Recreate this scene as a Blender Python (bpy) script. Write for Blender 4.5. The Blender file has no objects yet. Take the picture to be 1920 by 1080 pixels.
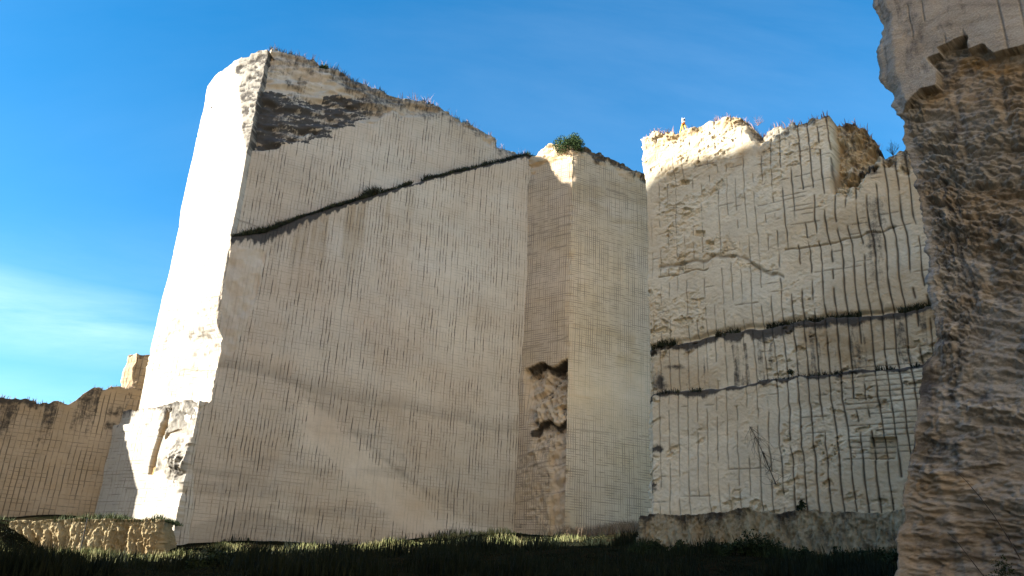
import bpy, math, random
import numpy as np
random.seed(7); rng = np.random.default_rng(7)
R_ = math.radians
scene = bpy.context.scene
COL = scene.collection

# ------------------------------------------------------------------ camera
FPX, PITCH, ROLL = 1493.0, R_(21.0), R_(2.83)
Fw = np.array([0, math.cos(PITCH), math.sin(PITCH)])
U0 = np.array([0, -math.sin(PITCH), math.cos(PITCH)])
X0 = np.array([1.0, 0, 0])
Rt = math.cos(ROLL)*X0 + math.sin(ROLL)*U0
Up = -math.sin(ROLL)*X0 + math.cos(ROLL)*U0
cd = bpy.data.cameras.new('camera'); cam = bpy.data.objects.new('camera', cd); COL.objects.link(cam)
from mathutils import Matrix, Vector
M = Matrix.Identity(4)
for i in range(3):
    M[i][0] = Rt[i]; M[i][1] = Up[i]; M[i][2] = -Fw[i]
cam.matrix_world = M
cd.sensor_width = 36.0; cd.lens = 36.0*FPX/1920.0
cd.clip_start = 0.1; cd.clip_end = 6000
scene.camera = cam

# ------------------------------------------------------------------ sun and sky
GRAZE, ELEV = R_(12.0), R_(20.0)
dM = np.array([0.912, 0.410]); dM /= np.linalg.norm(dM)      # the tall face runs this way (left to right)
nM = np.array([dM[1], -dM[0]])                                # and faces this way
sh = -math.cos(GRAZE)*dM - math.sin(GRAZE)*nM                 # towards the sun, horizontally
sun_vec = np.array([sh[0]*math.cos(ELEV), sh[1]*math.cos(ELEV), math.sin(ELEV)])
sl = bpy.data.lights.new('sun', 'SUN'); so = bpy.data.objects.new('sun', sl); COL.objects.link(so)
sl.energy = 4.6; sl.angle = R_(0.7); sl.color = (1.0, 0.95, 0.87)
so.rotation_euler = Vector(sun_vec).to_track_quat('Z', 'Y').to_euler()
so.location = (-60, -10, 90)
SKY_STRENGTH = 0.070
EXPOSURE = 2.08

w = bpy.data.worlds.new('World'); scene.world = w; w.use_nodes = True
nt = w.node_tree; nt.nodes.clear()
out = nt.nodes.new('ShaderNodeOutputWorld'); bg = nt.nodes.new('ShaderNodeBackground')
sky = nt.nodes.new('ShaderNodeTexSky'); sky.sky_type = 'NISHITA'; sky.sun_disc = False
sky.sun_elevation = ELEV; sky.sun_rotation = math.atan2(sun_vec[0], sun_vec[1])
sky.altitude = 100; sky.air_density = 1.0; sky.dust_density = 0.4; sky.ozone_density = 2.5
hs = nt.nodes.new('ShaderNodeHueSaturation'); hs.inputs['Saturation'].default_value = 1.40
hs.inputs['Hue'].default_value = 0.495
nt.links.new(sky.outputs[0], hs.inputs['Color'])
tc = nt.nodes.new('ShaderNodeTexCoord')
def wmath(op, a, b=None, clamp=False):
    n = nt.nodes.new('ShaderNodeMath'); n.operation = op; n.use_clamp = clamp
    for i, v in enumerate((a, b)):
        if v is None: continue
        if isinstance(v, (int, float)): n.inputs[i].default_value = v
        else: nt.links.new(v, n.inputs[i])
    return n.outputs[0]
sp = nt.nodes.new('ShaderNodeSeparateXYZ'); nt.links.new(tc.outputs['Generated'], sp.inputs[0])
zc = wmath('ADD', wmath('MAXIMUM', sp.outputs[2], 0.0), 0.12)
cx = wmath('DIVIDE', sp.outputs[0], zc); cy = wmath('DIVIDE', sp.outputs[1], zc)
cb = nt.nodes.new('ShaderNodeCombineXYZ'); nt.links.new(wmath('MULTIPLY', cx, 0.35), cb.inputs[0]); nt.links.new(cy, cb.inputs[1])
n1 = nt.nodes.new('ShaderNodeTexNoise'); n1.inputs['Scale'].default_value = 1.1; n1.inputs['Detail'].default_value = 9; n1.inputs['Roughness'].default_value = .62
n1.inputs['Distortion'].default_value = 0.6
nt.links.new(cb.outputs[0], n1.inputs['Vector'])
n2 = nt.nodes.new('ShaderNodeTexNoise'); n2.inputs['Scale'].default_value = 0.35; n2.inputs['Detail'].default_value = 3
nt.links.new(cb.outputs[0], n2.inputs['Vector'])
thin = wmath('MULTIPLY', wmath('MULTIPLY', wmath('SUBTRACT', n1.outputs[0], 0.40), 2.4, True), wmath('MULTIPLY', wmath('SUBTRACT', n2.outputs[0], 0.36), 2.2, True))
thin = wmath('MULTIPLY', thin, 0.42)
# the bank of wispy cirrus low on the left
dirx = wmath('MULTIPLY', wmath('SUBTRACT', wmath('DIVIDE', sp.outputs[0], wmath('MAXIMUM', sp.outputs[1], .05)), -0.36), -7.0, True)
el = wmath('SUBTRACT', 1.0, wmath('ABSOLUTE', wmath('DIVIDE', wmath('SUBTRACT', sp.outputs[2], 0.255), 0.055)), True)
low = wmath('MULTIPLY', wmath('MULTIPLY', dirx, el), wmath('MULTIPLY', wmath('SUBTRACT', n1.outputs[0], 0.30), 2.6, True))
low = wmath('MULTIPLY', low, 0.36)
cl = wmath('MAXIMUM', thin, low, True)
mx = nt.nodes.new('ShaderNodeMix'); mx.data_type = 'RGBA'
nt.links.new(cl, mx.inputs[0]); nt.links.new(hs.outputs[0], mx.inputs[6]); mx.inputs[7].default_value = (7.4, 8.6, 9.4, 1)
nt.links.new(mx.outputs[2], bg.inputs['Color']); bg.inputs['Strength'].default_value = SKY_STRENGTH
nt.links.new(bg.outputs[0], out.inputs['Surface'])

scene.view_settings.view_transform = 'Standard'; scene.view_settings.look = 'None'
scene.view_settings.exposure = EXPOSURE; scene.view_settings.gamma = 1.0
scene.view_settings.use_curve_mapping = False

# ------------------------------------------------------------------ helpers: rays, noise, masks
def ray(px, py):
    d = Fw*FPX + Rt*(px-960.0) + Up*(540.0-py)
    return d/np.linalg.norm(d)
def hit(px, py, p0, d):
    """point where the sight line through a photo pixel meets the vertical plane through p0 along d: (s, z, xy)"""
    r = ray(px, py); n = np.array([d[1], -d[0]])
    t = (n @ p0)/(n @ r[:2]); q = r*t
    return float((q[:2]-p0) @ d), float(q[2]), q[:2]
def at_depth(px, py, y):
    r = ray(px, py); return r*(y/r[1])
def project(P):
    d = P @ Fw; d = np.maximum(d, .05)
    return 960+FPX*(P @ Rt)/d, 540-FPX*(P @ Up)/d
def _h(ix, iy, seed):
    n = (ix.astype(np.int64)*374761393 + iy.astype(np.int64)*668265263 + seed*1442695041) & 0xffffffff
    n = ((n ^ (n >> 13))*1274126177) & 0xffffffff
    n = ((n ^ (n >> 16))*2246822519) & 0xffffffff
    return ((n ^ (n >> 15)) & 0xffffff)/float(0xffffff)
def vn(x, y, seed=0):
    x = np.asarray(x, float); y = np.asarray(y, float); x, y = np.broadcast_arrays(x, y)
    xi = np.floor(x); yi = np.floor(y); fx = x-xi; fy = y-yi
    fx = fx*fx*fx*(fx*(fx*6-15)+10); fy = fy*fy*fy*(fy*(fy*6-15)+10)
    a = _h(xi, yi, seed); b = _h(xi+1, yi, seed); c = _h(xi, yi+1, seed); d = _h(xi+1, yi+1, seed)
    return (a*(1-fx)+b*fx)*(1-fy)+(c*(1-fx)+d*fx)*fy
def fbm(x, y, o=4, seed=0, gain=.5):
    t = 0; a = 1; s = 0
    for k in range(o):
        t = t + a*vn(x*2**k+17.3*k, y*2**k-9.1*k, seed+k*31); s += a; a *= gain
    return t/s                                                   # 0..1, mean .5
def ridge(x, y, o=4, seed=0):
    t = 0; a = 1; s = 0
    for k in range(o):
        t = t + a*(1-np.abs(2*vn(x*2**k+5.7*k, y*2**k+3.3*k, seed+k*17)-1)); s += a; a *= .55
    return t/s
def sm(a, b, x):
    t = np.clip((x-a)/(b-a), 0, 1); return t*t*(3-2*t)
def py_at(pts, px):
    p = np.array(pts, float); return np.interp(px, p[:, 0], p[:, 1])
def inpoly(px, py, pts, soft=0):
    p = np.array(pts, float); c = np.zeros(px.shape, bool); j = len(p)-1
    for i in range(len(p)):
        x1, y1 = p[i]; x2, y2 = p[j]
        if y1 != y2:
            c ^= ((y1 > py) != (y2 > py)) & (px < (x2-x1)*(py-y1)/(y2-y1)+x1)
        j = i
    return c.astype(float)

# ------------------------------------------------------------------ helpers: objects
def put(o, label=None, cat=None, group=None, kind=None, parent=None):
    if label: o['label'] = label
    if cat: o['category'] = cat
    if group: o['group'] = group
    if kind: o['kind'] = kind
    if parent: o.parent = parent
    return o
def empty(name, loc, label, cat, group=None):
    o = bpy.data.objects.new(name, None); COL.objects.link(o); o.location = loc; o.empty_display_size = .5
    return put(o, label, cat, group)
def mesh_np(name, V, Fc, mat, parent=None, attrs=None, uv=None, smooth=True):
    """V (n,3) in world space, Fc (m,4) or (m,3)"""
    me = bpy.data.meshes.new(name)
    V = np.ascontiguousarray(V, np.float32)
    if parent is not None: V = V - np.array(parent.location, np.float32)
    Fc = np.ascontiguousarray(Fc, np.int32); k = Fc.shape[1]
    me.vertices.add(len(V)); me.vertices.foreach_set('co', V.ravel())
    me.loops.add(Fc.size); me.loops.foreach_set('vertex_index', Fc.ravel())
    me.polygons.add(len(Fc)); me.polygons.foreach_set('loop_start', np.arange(0, Fc.size, k, dtype=np.int32))
    if smooth: me.polygons.foreach_set('use_smooth', np.ones(len(Fc), bool))
    for nm, a in (attrs or {}).items():
        at = me.attributes.new(nm, 'FLOAT', 'POINT'); at.data.foreach_set('value', np.ascontiguousarray(a, np.float32).ravel())
    if uv is not None:
        at = me.attributes.new('wuv', 'FLOAT_VECTOR', 'POINT'); at.data.foreach_set('vector', np.ascontiguousarray(uv, np.float32).ravel())
    me.materials.append(mat); me.update(calc_edges=True); me.validate()
    o = bpy.data.objects.new(name, me); COL.objects.link(o)
    if parent is not None: o.parent = parent
    return o

# ------------------------------------------------------------------ materials
class NT:
    def __init__(s, name):
        s.m = bpy.data.materials.new(name); s.m.use_nodes = True; s.t = s.m.node_tree; s.t.nodes.clear()
        s.o = s.t.nodes.new('ShaderNodeOutputMaterial'); s.b = s.t.nodes.new('ShaderNodeBsdfPrincipled')
        s.t.links.new(s.b.outputs[0], s.o.inputs['Surface'])
    def set(s, inp, v):
        if isinstance(v, bpy.types.NodeSocket): s.t.links.new(v, inp)
        elif v is not None: inp.default_value = v
    def ma(s, op, a, b=None, c=None, clamp=False):
        n = s.t.nodes.new('ShaderNodeMath'); n.operation = op; n.use_clamp = clamp
        for i, v in enumerate((a, b, c)): s.set(n.inputs[i], v)
        return n.outputs[0]
    def attr(s, nm, vec=False):
        n = s.t.nodes.new('ShaderNodeAttribute'); n.attribute_name = nm
        return n.outputs['Vector'] if vec else n.outputs['Fac']
    def sep(s, v):
        n = s.t.nodes.new('ShaderNodeSeparateXYZ'); s.set(n.inputs[0], v); return n.outputs
    def comb(s, x, y, z=0.0):
        n = s.t.nodes.new('ShaderNodeCombineXYZ')
        for i, v in enumerate((x, y, z)): s.set(n.inputs[i], v)
        return n.outputs[0]
    def noise(s, v, sc, det=3, ro=.5, dist=0.0):
        n = s.t.nodes.new('ShaderNodeTexNoise'); s.set(n.inputs['Vector'], v)
        n.inputs['Scale'].default_value = sc; n.inputs['Detail'].default_value = det; n.inputs['Roughness'].default_value = ro
        n.inputs['Distortion'].default_value = dist; return n.outputs[0]
    def step(s, x, a, b):
        n = s.t.nodes.new('ShaderNodeMapRange'); n.interpolation_type = 'SMOOTHSTEP'; n.clamp = True
        s.set(n.inputs[0], x); n.inputs[1].default_value = a; n.inputs[2].default_value = b
        n.inputs[3].default_value = 0; n.inputs[4].default_value = 1; return n.outputs[0]
    def mix(s, f, a, b, mode='MIX'):
        n = s.t.nodes.new('ShaderNodeMix'); n.data_type = 'RGBA'; n.blend_type = mode
        s.set(n.inputs[0], f)
        for i, v in ((6, a), (7, b)):
            if isinstance(v, tuple): v = tuple(v)+(1,) if len(v) == 3 else v
            s.set(n.inputs[i], v)
        return n.outputs[2]
    def bump(s, h, st=1.0, dist=.1):
        n = s.t.nodes.new('ShaderNodeBump'); n.inputs['Strength'].default_value = st; n.inputs['Distance'].default_value = dist
        s.set(n.inputs['Height'], h); s.t.links.new(n.outputs[0], s.b.inputs['Normal'])

def tufa(name, base, alt, stain=(.040, .036, .032), ochre=(.36, .24, .11), gw=0.0, gh=0.0, gl=.10, hl=.10, hstr=.5, vstr=1.0, gdark=.30,
         streak=.35, brough=.5, bdist=.06, fine=1.0, dash=.5, cm=.26, cg=.16, warp=.55):
    """sawn tufa: wuv = metres along the wall and up. gw, gh: spacing of the saw cuts (0 = none)."""
    k = NT(name); uv = k.attr('wuv', True); u, z, zz = k.sep(uv)
    st = k.attr('st'); oc = k.attr('oc'); gv = k.attr('gv'); tn = k.attr('tn'); gr = k.attr('gr')
    big = k.noise(uv, .13, 4, .6); mid = k.noise(uv, .7, 5, .65)
    strk = k.noise(k.comb(k.ma('MULTIPLY', u, 1.0), k.ma('MULTIPLY', z, .07)), 1.3, 4, .65)
    band = k.noise(k.comb(k.ma('MULTIPLY', u, .05), z), .9, 4, .65)
    grain = k.noise(uv, 7.0*fine, 5, .7); pit = k.noise(uv, 2.6*fine, 4, .6, .5)
    col = k.mix(k.step(big, .36, .66), base, alt)
    col = k.mix(k.ma('MULTIPLY', k.step(strk, .52, .80), streak), col, tuple(c*.62 for c in base))
    col = k.mix(k.ma('MULTIPLY', k.step(band, .55, .78), .30), col, tuple(c*q for c, q in zip(alt, (.86, .74, .62))))
    v = k.ma('ADD', 1.01-.5*cm-.5*cg, k.ma('ADD', k.ma('MULTIPLY', mid, cm), k.ma('MULTIPLY', grain, cg)))
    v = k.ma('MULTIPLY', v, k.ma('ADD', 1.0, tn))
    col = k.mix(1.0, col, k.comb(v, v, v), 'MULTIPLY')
    col = k.mix(k.ma('MULTIPLY', oc, k.step(mid, .2, .6)), col, ochre)
    h = k.ma('ADD', k.ma('MULTIPLY', mid, .9), k.ma('MULTIPLY', grain, .35))
    dark = k.step(pit, .70, .80)
    dark = k.ma('MULTIPLY', dark, .55)
    if gw:
        un = k.ma('ADD', k.ma('DIVIDE', u, gw), k.ma('MULTIPLY', k.noise(k.comb(k.ma('MULTIPLY', u, .3), z), .55, 3), warp))
        fl = k.ma('FLOOR', un); fr = k.ma('ABSOLUTE', k.ma('SUBTRACT', k.ma('FRACT', un), .5))
        ln = k.ma('SUBTRACT', 1.0, k.step(fr, gl*.35, gl))
        dn = k.noise(k.comb(k.ma('MULTIPLY', fl, 3.71), k.ma('MULTIPLY', z, .75)), 1.0, 3, .7)
        dp = k.ma('ADD', .22, k.ma('MULTIPLY', .78, k.step(dn, dash-.07, dash+.16)))
        dn2 = k.noise(k.comb(k.ma('MULTIPLY', fl, 9.3), k.ma('MULTIPLY', z, .12)), 1.0, 2, .5); dp = k.ma('MULTIPLY', dp, k.step(dn2, .28, .62))
        pt = k.step(k.noise(uv, .33, 3, .6), .30, .62)
        V = k.ma('MULTIPLY', k.ma('MULTIPLY', ln, dp), k.ma('MULTIPLY', k.ma('ADD', .30, k.ma('MULTIPLY', pt, .85)), vstr))
        if gh:
            zn = k.ma('ADD', k.ma('DIVIDE', z, gh), k.ma('MULTIPLY', k.noise(k.comb(u, k.ma('MULTIPLY', z, .3)), .4, 3), warp*.9))
            fz = k.ma('FLOOR', zn); fq = k.ma('ABSOLUTE', k.ma('SUBTRACT', k.ma('FRACT', zn), .5))
            lh = k.ma('SUBTRACT', 1.0, k.step(fq, hl*.35, hl))
            hn = k.noise(k.comb(k.ma('MULTIPLY', u, .5), k.ma('MULTIPLY', fz, 5.37)), 1.0, 3, .7)
            H = k.ma('MULTIPLY', k.ma('MULTIPLY', lh, k.step(hn, .42, .62)), hstr)
            V = k.ma('MAXIMUM', V, H)
        V = k.ma('MULTIPLY', V, gv, clamp=True)
        dark = k.ma('MAXIMUM', dark, V); h = k.ma('SUBTRACT', h, k.ma('MULTIPLY', V, 1.4))
    dark = k.ma('MAXIMUM', dark, gr)
    col = k.mix(k.ma('MULTIPLY', dark, 1.0-gdark), col, (.07, .055, .04))
    fs = k.noise(uv, 2.4, 6, .72, .4); vs = k.noise(k.comb(k.ma('MULTIPLY', u, 4.0), k.ma('MULTIPLY', z, .5)), 1.0, 4, .7)
    sn = k.step(k.ma('ADD', st, k.ma('MULTIPLY', k.ma('SUBTRACT', k.ma('ADD', k.ma('MULTIPLY', fs, .6), k.ma('MULTIPLY', vs, .4)), .5), 2.0)), .25, .80)
    sn = k.ma('MULTIPLY', sn, k.step(st, .02, .25))
    col = k.mix(k.ma('MULTIPLY', sn, .92), col, stain)
    k.set(k.b.inputs['Base Color'], col); k.b.inputs['Roughness'].default_value = .95
    k.b.inputs['Specular IOR Level'].default_value = .1
    k.bump(h, brough, bdist)
    return k.m
def leafy(name, a, b, sc=3.0, tr=.0):
    k = NT(name); tcn = k.t.nodes.new('ShaderNodeTexCoord')
    n = k.noise(tcn.outputs['Object'], sc, 3); k.set(k.b.inputs['Base Color'], k.mix(k.step(n, .35, .65), a, b))
    k.b.inputs['Roughness'].default_value = .8; k.b.inputs['Specular IOR Level'].default_value = .15
    return k.m
def plain(name, c, rough=.6, metal=0.0):
    k = NT(name); tcn = k.t.nodes.new('ShaderNodeTexCoord')
    n = k.noise(tcn.outputs['Object'], 9, 3); k.set(k.b.inputs['Base Color'], k.mix(n, tuple(x*.8 for x in c), c))
    k.b.inputs['Roughness'].default_value = rough; k.b.inputs['Metallic'].default_value = metal
    return k.m

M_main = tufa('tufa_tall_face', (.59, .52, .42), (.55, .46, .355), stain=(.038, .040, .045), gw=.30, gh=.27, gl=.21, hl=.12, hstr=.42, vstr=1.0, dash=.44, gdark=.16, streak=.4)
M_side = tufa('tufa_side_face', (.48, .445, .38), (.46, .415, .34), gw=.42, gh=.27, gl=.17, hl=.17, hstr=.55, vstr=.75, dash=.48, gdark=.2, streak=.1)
M_butt = tufa('tufa_buttress', (.58, .46, .33), (.56, .43, .28), gw=.24, gh=.22, gl=.22, hl=.22, hstr=.85, vstr=.85, dash=.25, warp=.2, streak=.2)
M_left = tufa('tufa_left_wall', (.43, .34, .235), (.40, .31, .205), gw=.40, gh=.30, gl=.15, hl=.13, hstr=.85, vstr=1.4, dash=.38, warp=.4, streak=.35)
M_right = tufa('tufa_right_wall', (.64, .585, .45), (.63, .54, .385), cm=.5, cg=.34, gdark=.06, streak=.3, brough=.7, bdist=.08, stain=(.045, .043, .042))
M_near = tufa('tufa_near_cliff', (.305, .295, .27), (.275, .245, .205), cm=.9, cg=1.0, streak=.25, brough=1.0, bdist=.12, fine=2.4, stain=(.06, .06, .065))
M_bank = tufa('earth_bank', (.38, .31, .18), (.30, .235, .13), cm=.7, cg=.6, streak=.2, brough=1.0, bdist=.30, fine=1.5)
M_bank2 = tufa('grey_bank', (.33, .29, .20), (.30, .25, .15), cm=.7, cg=.5, streak=.5, brough=.9, bdist=.15)
M_off = tufa('tufa_unseen_side', (.62, .50, .36), (.58, .45, .31), gw=.5, gh=.3)
M_bush = leafy('bush_leaves', (.030, .055, .018), (.075, .115, .040))
M_dark = leafy('scrub_leaves', (.012, .020, .008), (.030, .045, .016))
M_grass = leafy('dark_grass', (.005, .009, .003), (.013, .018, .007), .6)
M_dry = leafy('dry_grass', (.24, .22, .10), (.13, .15, .055), .8)
M_shelf = leafy('shelf_grass', (.035, .050, .018), (.085, .095, .040), .9)
M_straw = leafy('straw', (.30, .22, .15), (.22, .16, .10), 2)
M_moss = leafy('ledge_plants', (.018, .020, .014), (.040, .046, .022), 2)
M_twig = leafy('dead_twigs', (.035, .030, .026), (.07, .06, .05), 4)
M_pink = leafy('dry_purple_twigs', (.30, .20, .20), (.22, .15, .14), 4)

# ------------------------------------------------------------------ the wall builder
def path_cols(pts, res):
    """columns along a plan polyline, corners kept exact -> xy, s, outward normal, segment index"""
    XY, S, N, G = [], [], [], []; s0 = 0; segs = []
    for i in range(len(pts)-1):
        a, b = np.array(pts[i], float), np.array(pts[i+1], float); L = np.linalg.norm(b-a); d = (b-a)/L
        segs.append((d, L, np.array([d[1], -d[0]])))
    for i, (d, L, n) in enumerate(segs):
        r = res[i] if isinstance(res, (list, tuple)) else res
        k = max(2, int(round(L/r))); a = np.array(pts[i], float)
        for j in range(k+(1 if i == len(segs)-1 else 0)):
            t = j/k; XY.append(a+d*L*t); S.append(s0+L*t); G.append(i)
            if j == 0 and i > 0:
                m = n+segs[i-1][2]; m = m/np.linalg.norm(m); m = m/max(.5, m @ n); N.append(m)
            else: N.append(n)
        s0 += L
    return np.array(XY), np.array(S), np.array(N), np.array(G)
def build_wall(pts, res, rows, zb, zt, shape, back=(.25, .7, 1.6, 3, 5), lid_noise=.3, lid_drop=0.45):
    """zb, zt: functions of (S, G) giving bottom and top; shape(ctx) -> dict(out=, along=, attrs...)."""
    XY, S, N, G = path_cols(pts, res)
    b = zb(S, G); t = zt(S, G); q = np.linspace(0, 1, rows)
    Z = b[None, :] + q[:, None]*(t-b)[None, :]
    SS = np.broadcast_to(S[None, :], Z.shape); GG = np.broadcast_to(G[None, :], Z.shape)
    P = np.dstack([np.broadcast_to(XY[None, :, 0], Z.shape), np.broadcast_to(XY[None, :, 1], Z.shape), Z])
    px, py = project(P)
    ctx = dict(S=SS, Z=Z, G=GG, px=px, py=py, top=np.broadcast_to(t[None, :], Z.shape), bot=np.broadcast_to(b[None, :], Z.shape), P=P)
    r = shape(ctx)
    o = np.broadcast_to(r.pop('out', 0.0), Z.shape); mv = r.pop('move', None); dz = r.pop('dz', 0.0)
    V = P.copy(); V[..., 0] += o*N[None, :, 0]; V[..., 1] += o*N[None, :, 1]; V[..., 2] += dz
    if mv is not None: V[..., 0] += mv[..., 0]; V[..., 1] += mv[..., 1]
    A = {k: np.broadcast_to(np.asarray(r.get(k, 0.0), float), Z.shape).copy() for k in ('st', 'oc', 'tn', 'gr')}
    A['gv'] = np.broadcast_to(np.asarray(r.get('gv', 1.0), float), Z.shape).copy()
    UV = np.dstack([SS, Z, np.zeros_like(Z)])
    # the top: rows stepping back from the brow
    last = V[-1]; rowsV = [V]; rowsU = [UV]
    for k, bk in enumerate(back):
        kk = np.where((G == 0) & (len(pts) > 2), .25, 1.0); kk[np.linalg.norm(N, axis=1) > 1.15] = .25
        e = last.copy(); e[:, 0] -= N[:, 0]*bk*kk; e[:, 1] -= N[:, 1]*bk*kk
        e[:, 2] += (fbm(S*1.3, S*0+bk*2.0, 3, 91)-.5)*lid_noise*2*(1 if bk < 3 else .6) - lid_drop*bk
        rowsV.append(e[None]); u2 = UV[-1:].copy(); u2[..., 1] += bk; rowsU.append(u2)
    V = np.concatenate(rowsV); UV = np.concatenate(rowsU)
    nb = len(back)
    for k in A: A[k] = np.concatenate([A[k]]+[A[k][-1:]]*nb)
    A['st'][rows:] = np.maximum(A['st'][rows:], .35); A['gv'][rows:] = 0
    nr, nc = V.shape[:2]; idx = np.arange(nr*nc).reshape(nr, nc)
    F = np.stack([idx[:-1, :-1], idx[:-1, 1:], idx[1:, 1:], idx[1:, :-1]], -1)
    return dict(V=V, F=F, A=A, UV=UV, S=S, G=G, N=N, rows=rows, nr=nr, nc=nc, XY=XY, top=t)
def emit(W, name, mat, parent=None, fmask=None):
    F = W['F'] if fmask is None else None
    F = W['F'].reshape(-1, 4) if fmask is None else W['F'][fmask]
    used, inv = np.unique(F, return_inverse=True); F2 = inv.reshape(F.shape)
    V = W['V'].reshape(-1, 3)[used]; A = {k: a.reshape(-1)[used] for k, a in W['A'].items()}
    return mesh_np(name, V, F2, mat, parent, A, W['UV'].reshape(-1, 3)[used])
def prof(p0, d, pts, s0=0.0):
    """photo outline -> (s, z) list on the plane"""
    r = sorted([(hit(x, y, p0, d)[0]+s0, hit(x, y, p0, d)[1]) for x, y in pts])
    return np.array(r)
def zinterp(p): return lambda S: np.interp(S, p[:, 0], p[:, 1])

# ground plane of the pit
def gz(x, y):
    x = np.asarray(x, float); y = np.asarray(y, float)
    a = -3.8+.051*np.clip(x, -60, 45)+.122*np.minimum(y, 78)
    k = 1.2; h = np.log(np.exp(np.clip(a*k, -60, 60))+np.exp(-1.6*k))/k
    h = h - .65*sm(-12, -20, x)*sm(-32.5, -24, x)*sm(36, 44, y)*sm(68, 58, y) - .6*sm(50, 58, y)*sm(-24, -12, x)*sm(12, 6, x)
    h = h + 1.55*sm(-29.5, -34, x)*sm(49, 55.5, y)
    return h + (fbm(x*.16, y*.16, 4, 3)-.5)*.9*sm(8, 30, y) + .55*np.exp(-(((x-0.5)/3.5)**2+((y-70.5)/2.0)**2))
# ================================================================== GROUND
def build_ground():
    xs = np.concatenate([np.linspace(-700, -82, 14), np.linspace(-80, 80, 321), np.linspace(82, 700, 14)])
    ys = np.concatenate([np.linspace(-500, -42, 12), np.linspace(-40, 100, 281), np.linspace(104, 900, 14)])
    X, Y = np.meshgrid(xs, ys); Z = gz(X, Y)
    idx = np.arange(X.size).reshape(X.shape)
    F = np.stack([idx[:-1, :-1], idx[:-1, 1:], idx[1:, 1:], idx[1:, :-1]], -1).reshape(-1, 4)
    k = NT('pit_floor'); tcn = k.t.nodes.new('ShaderNodeTexCoord'); p = tcn.outputs['Object']
    a = k.noise(p, .5, 5, .6); g = k.noise(p, 6, 4, .6)
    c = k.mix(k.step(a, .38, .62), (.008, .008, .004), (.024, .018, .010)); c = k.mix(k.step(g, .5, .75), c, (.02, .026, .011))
    k.set(k.b.inputs['Base Color'], c); k.b.inputs['Roughness'].default_value = 1; k.b.inputs['Specular IOR Level'].default_value = 0; k.bump(g, .8, .15)
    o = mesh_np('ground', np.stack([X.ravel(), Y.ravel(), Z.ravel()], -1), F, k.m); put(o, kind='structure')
build_ground()

# ================================================================== PLAN OF THE QUARRY
d1 = np.array([-.84, .543]); d1 /= np.linalg.norm(d1)            # the lit faces run this way (front to back, leftwards)
C = at_depth(400, 620, 63.0)[:2]
_, _, B = hit(328, 450, C, d1)
_, _, I = hit(980, 650, C, dM)
_, _, E = hit(1066, 650, I, -d1)
F_ = E + dM*17
LB = np.linalg.norm(B-C); LM = np.linalg.norm(I-C)

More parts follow.
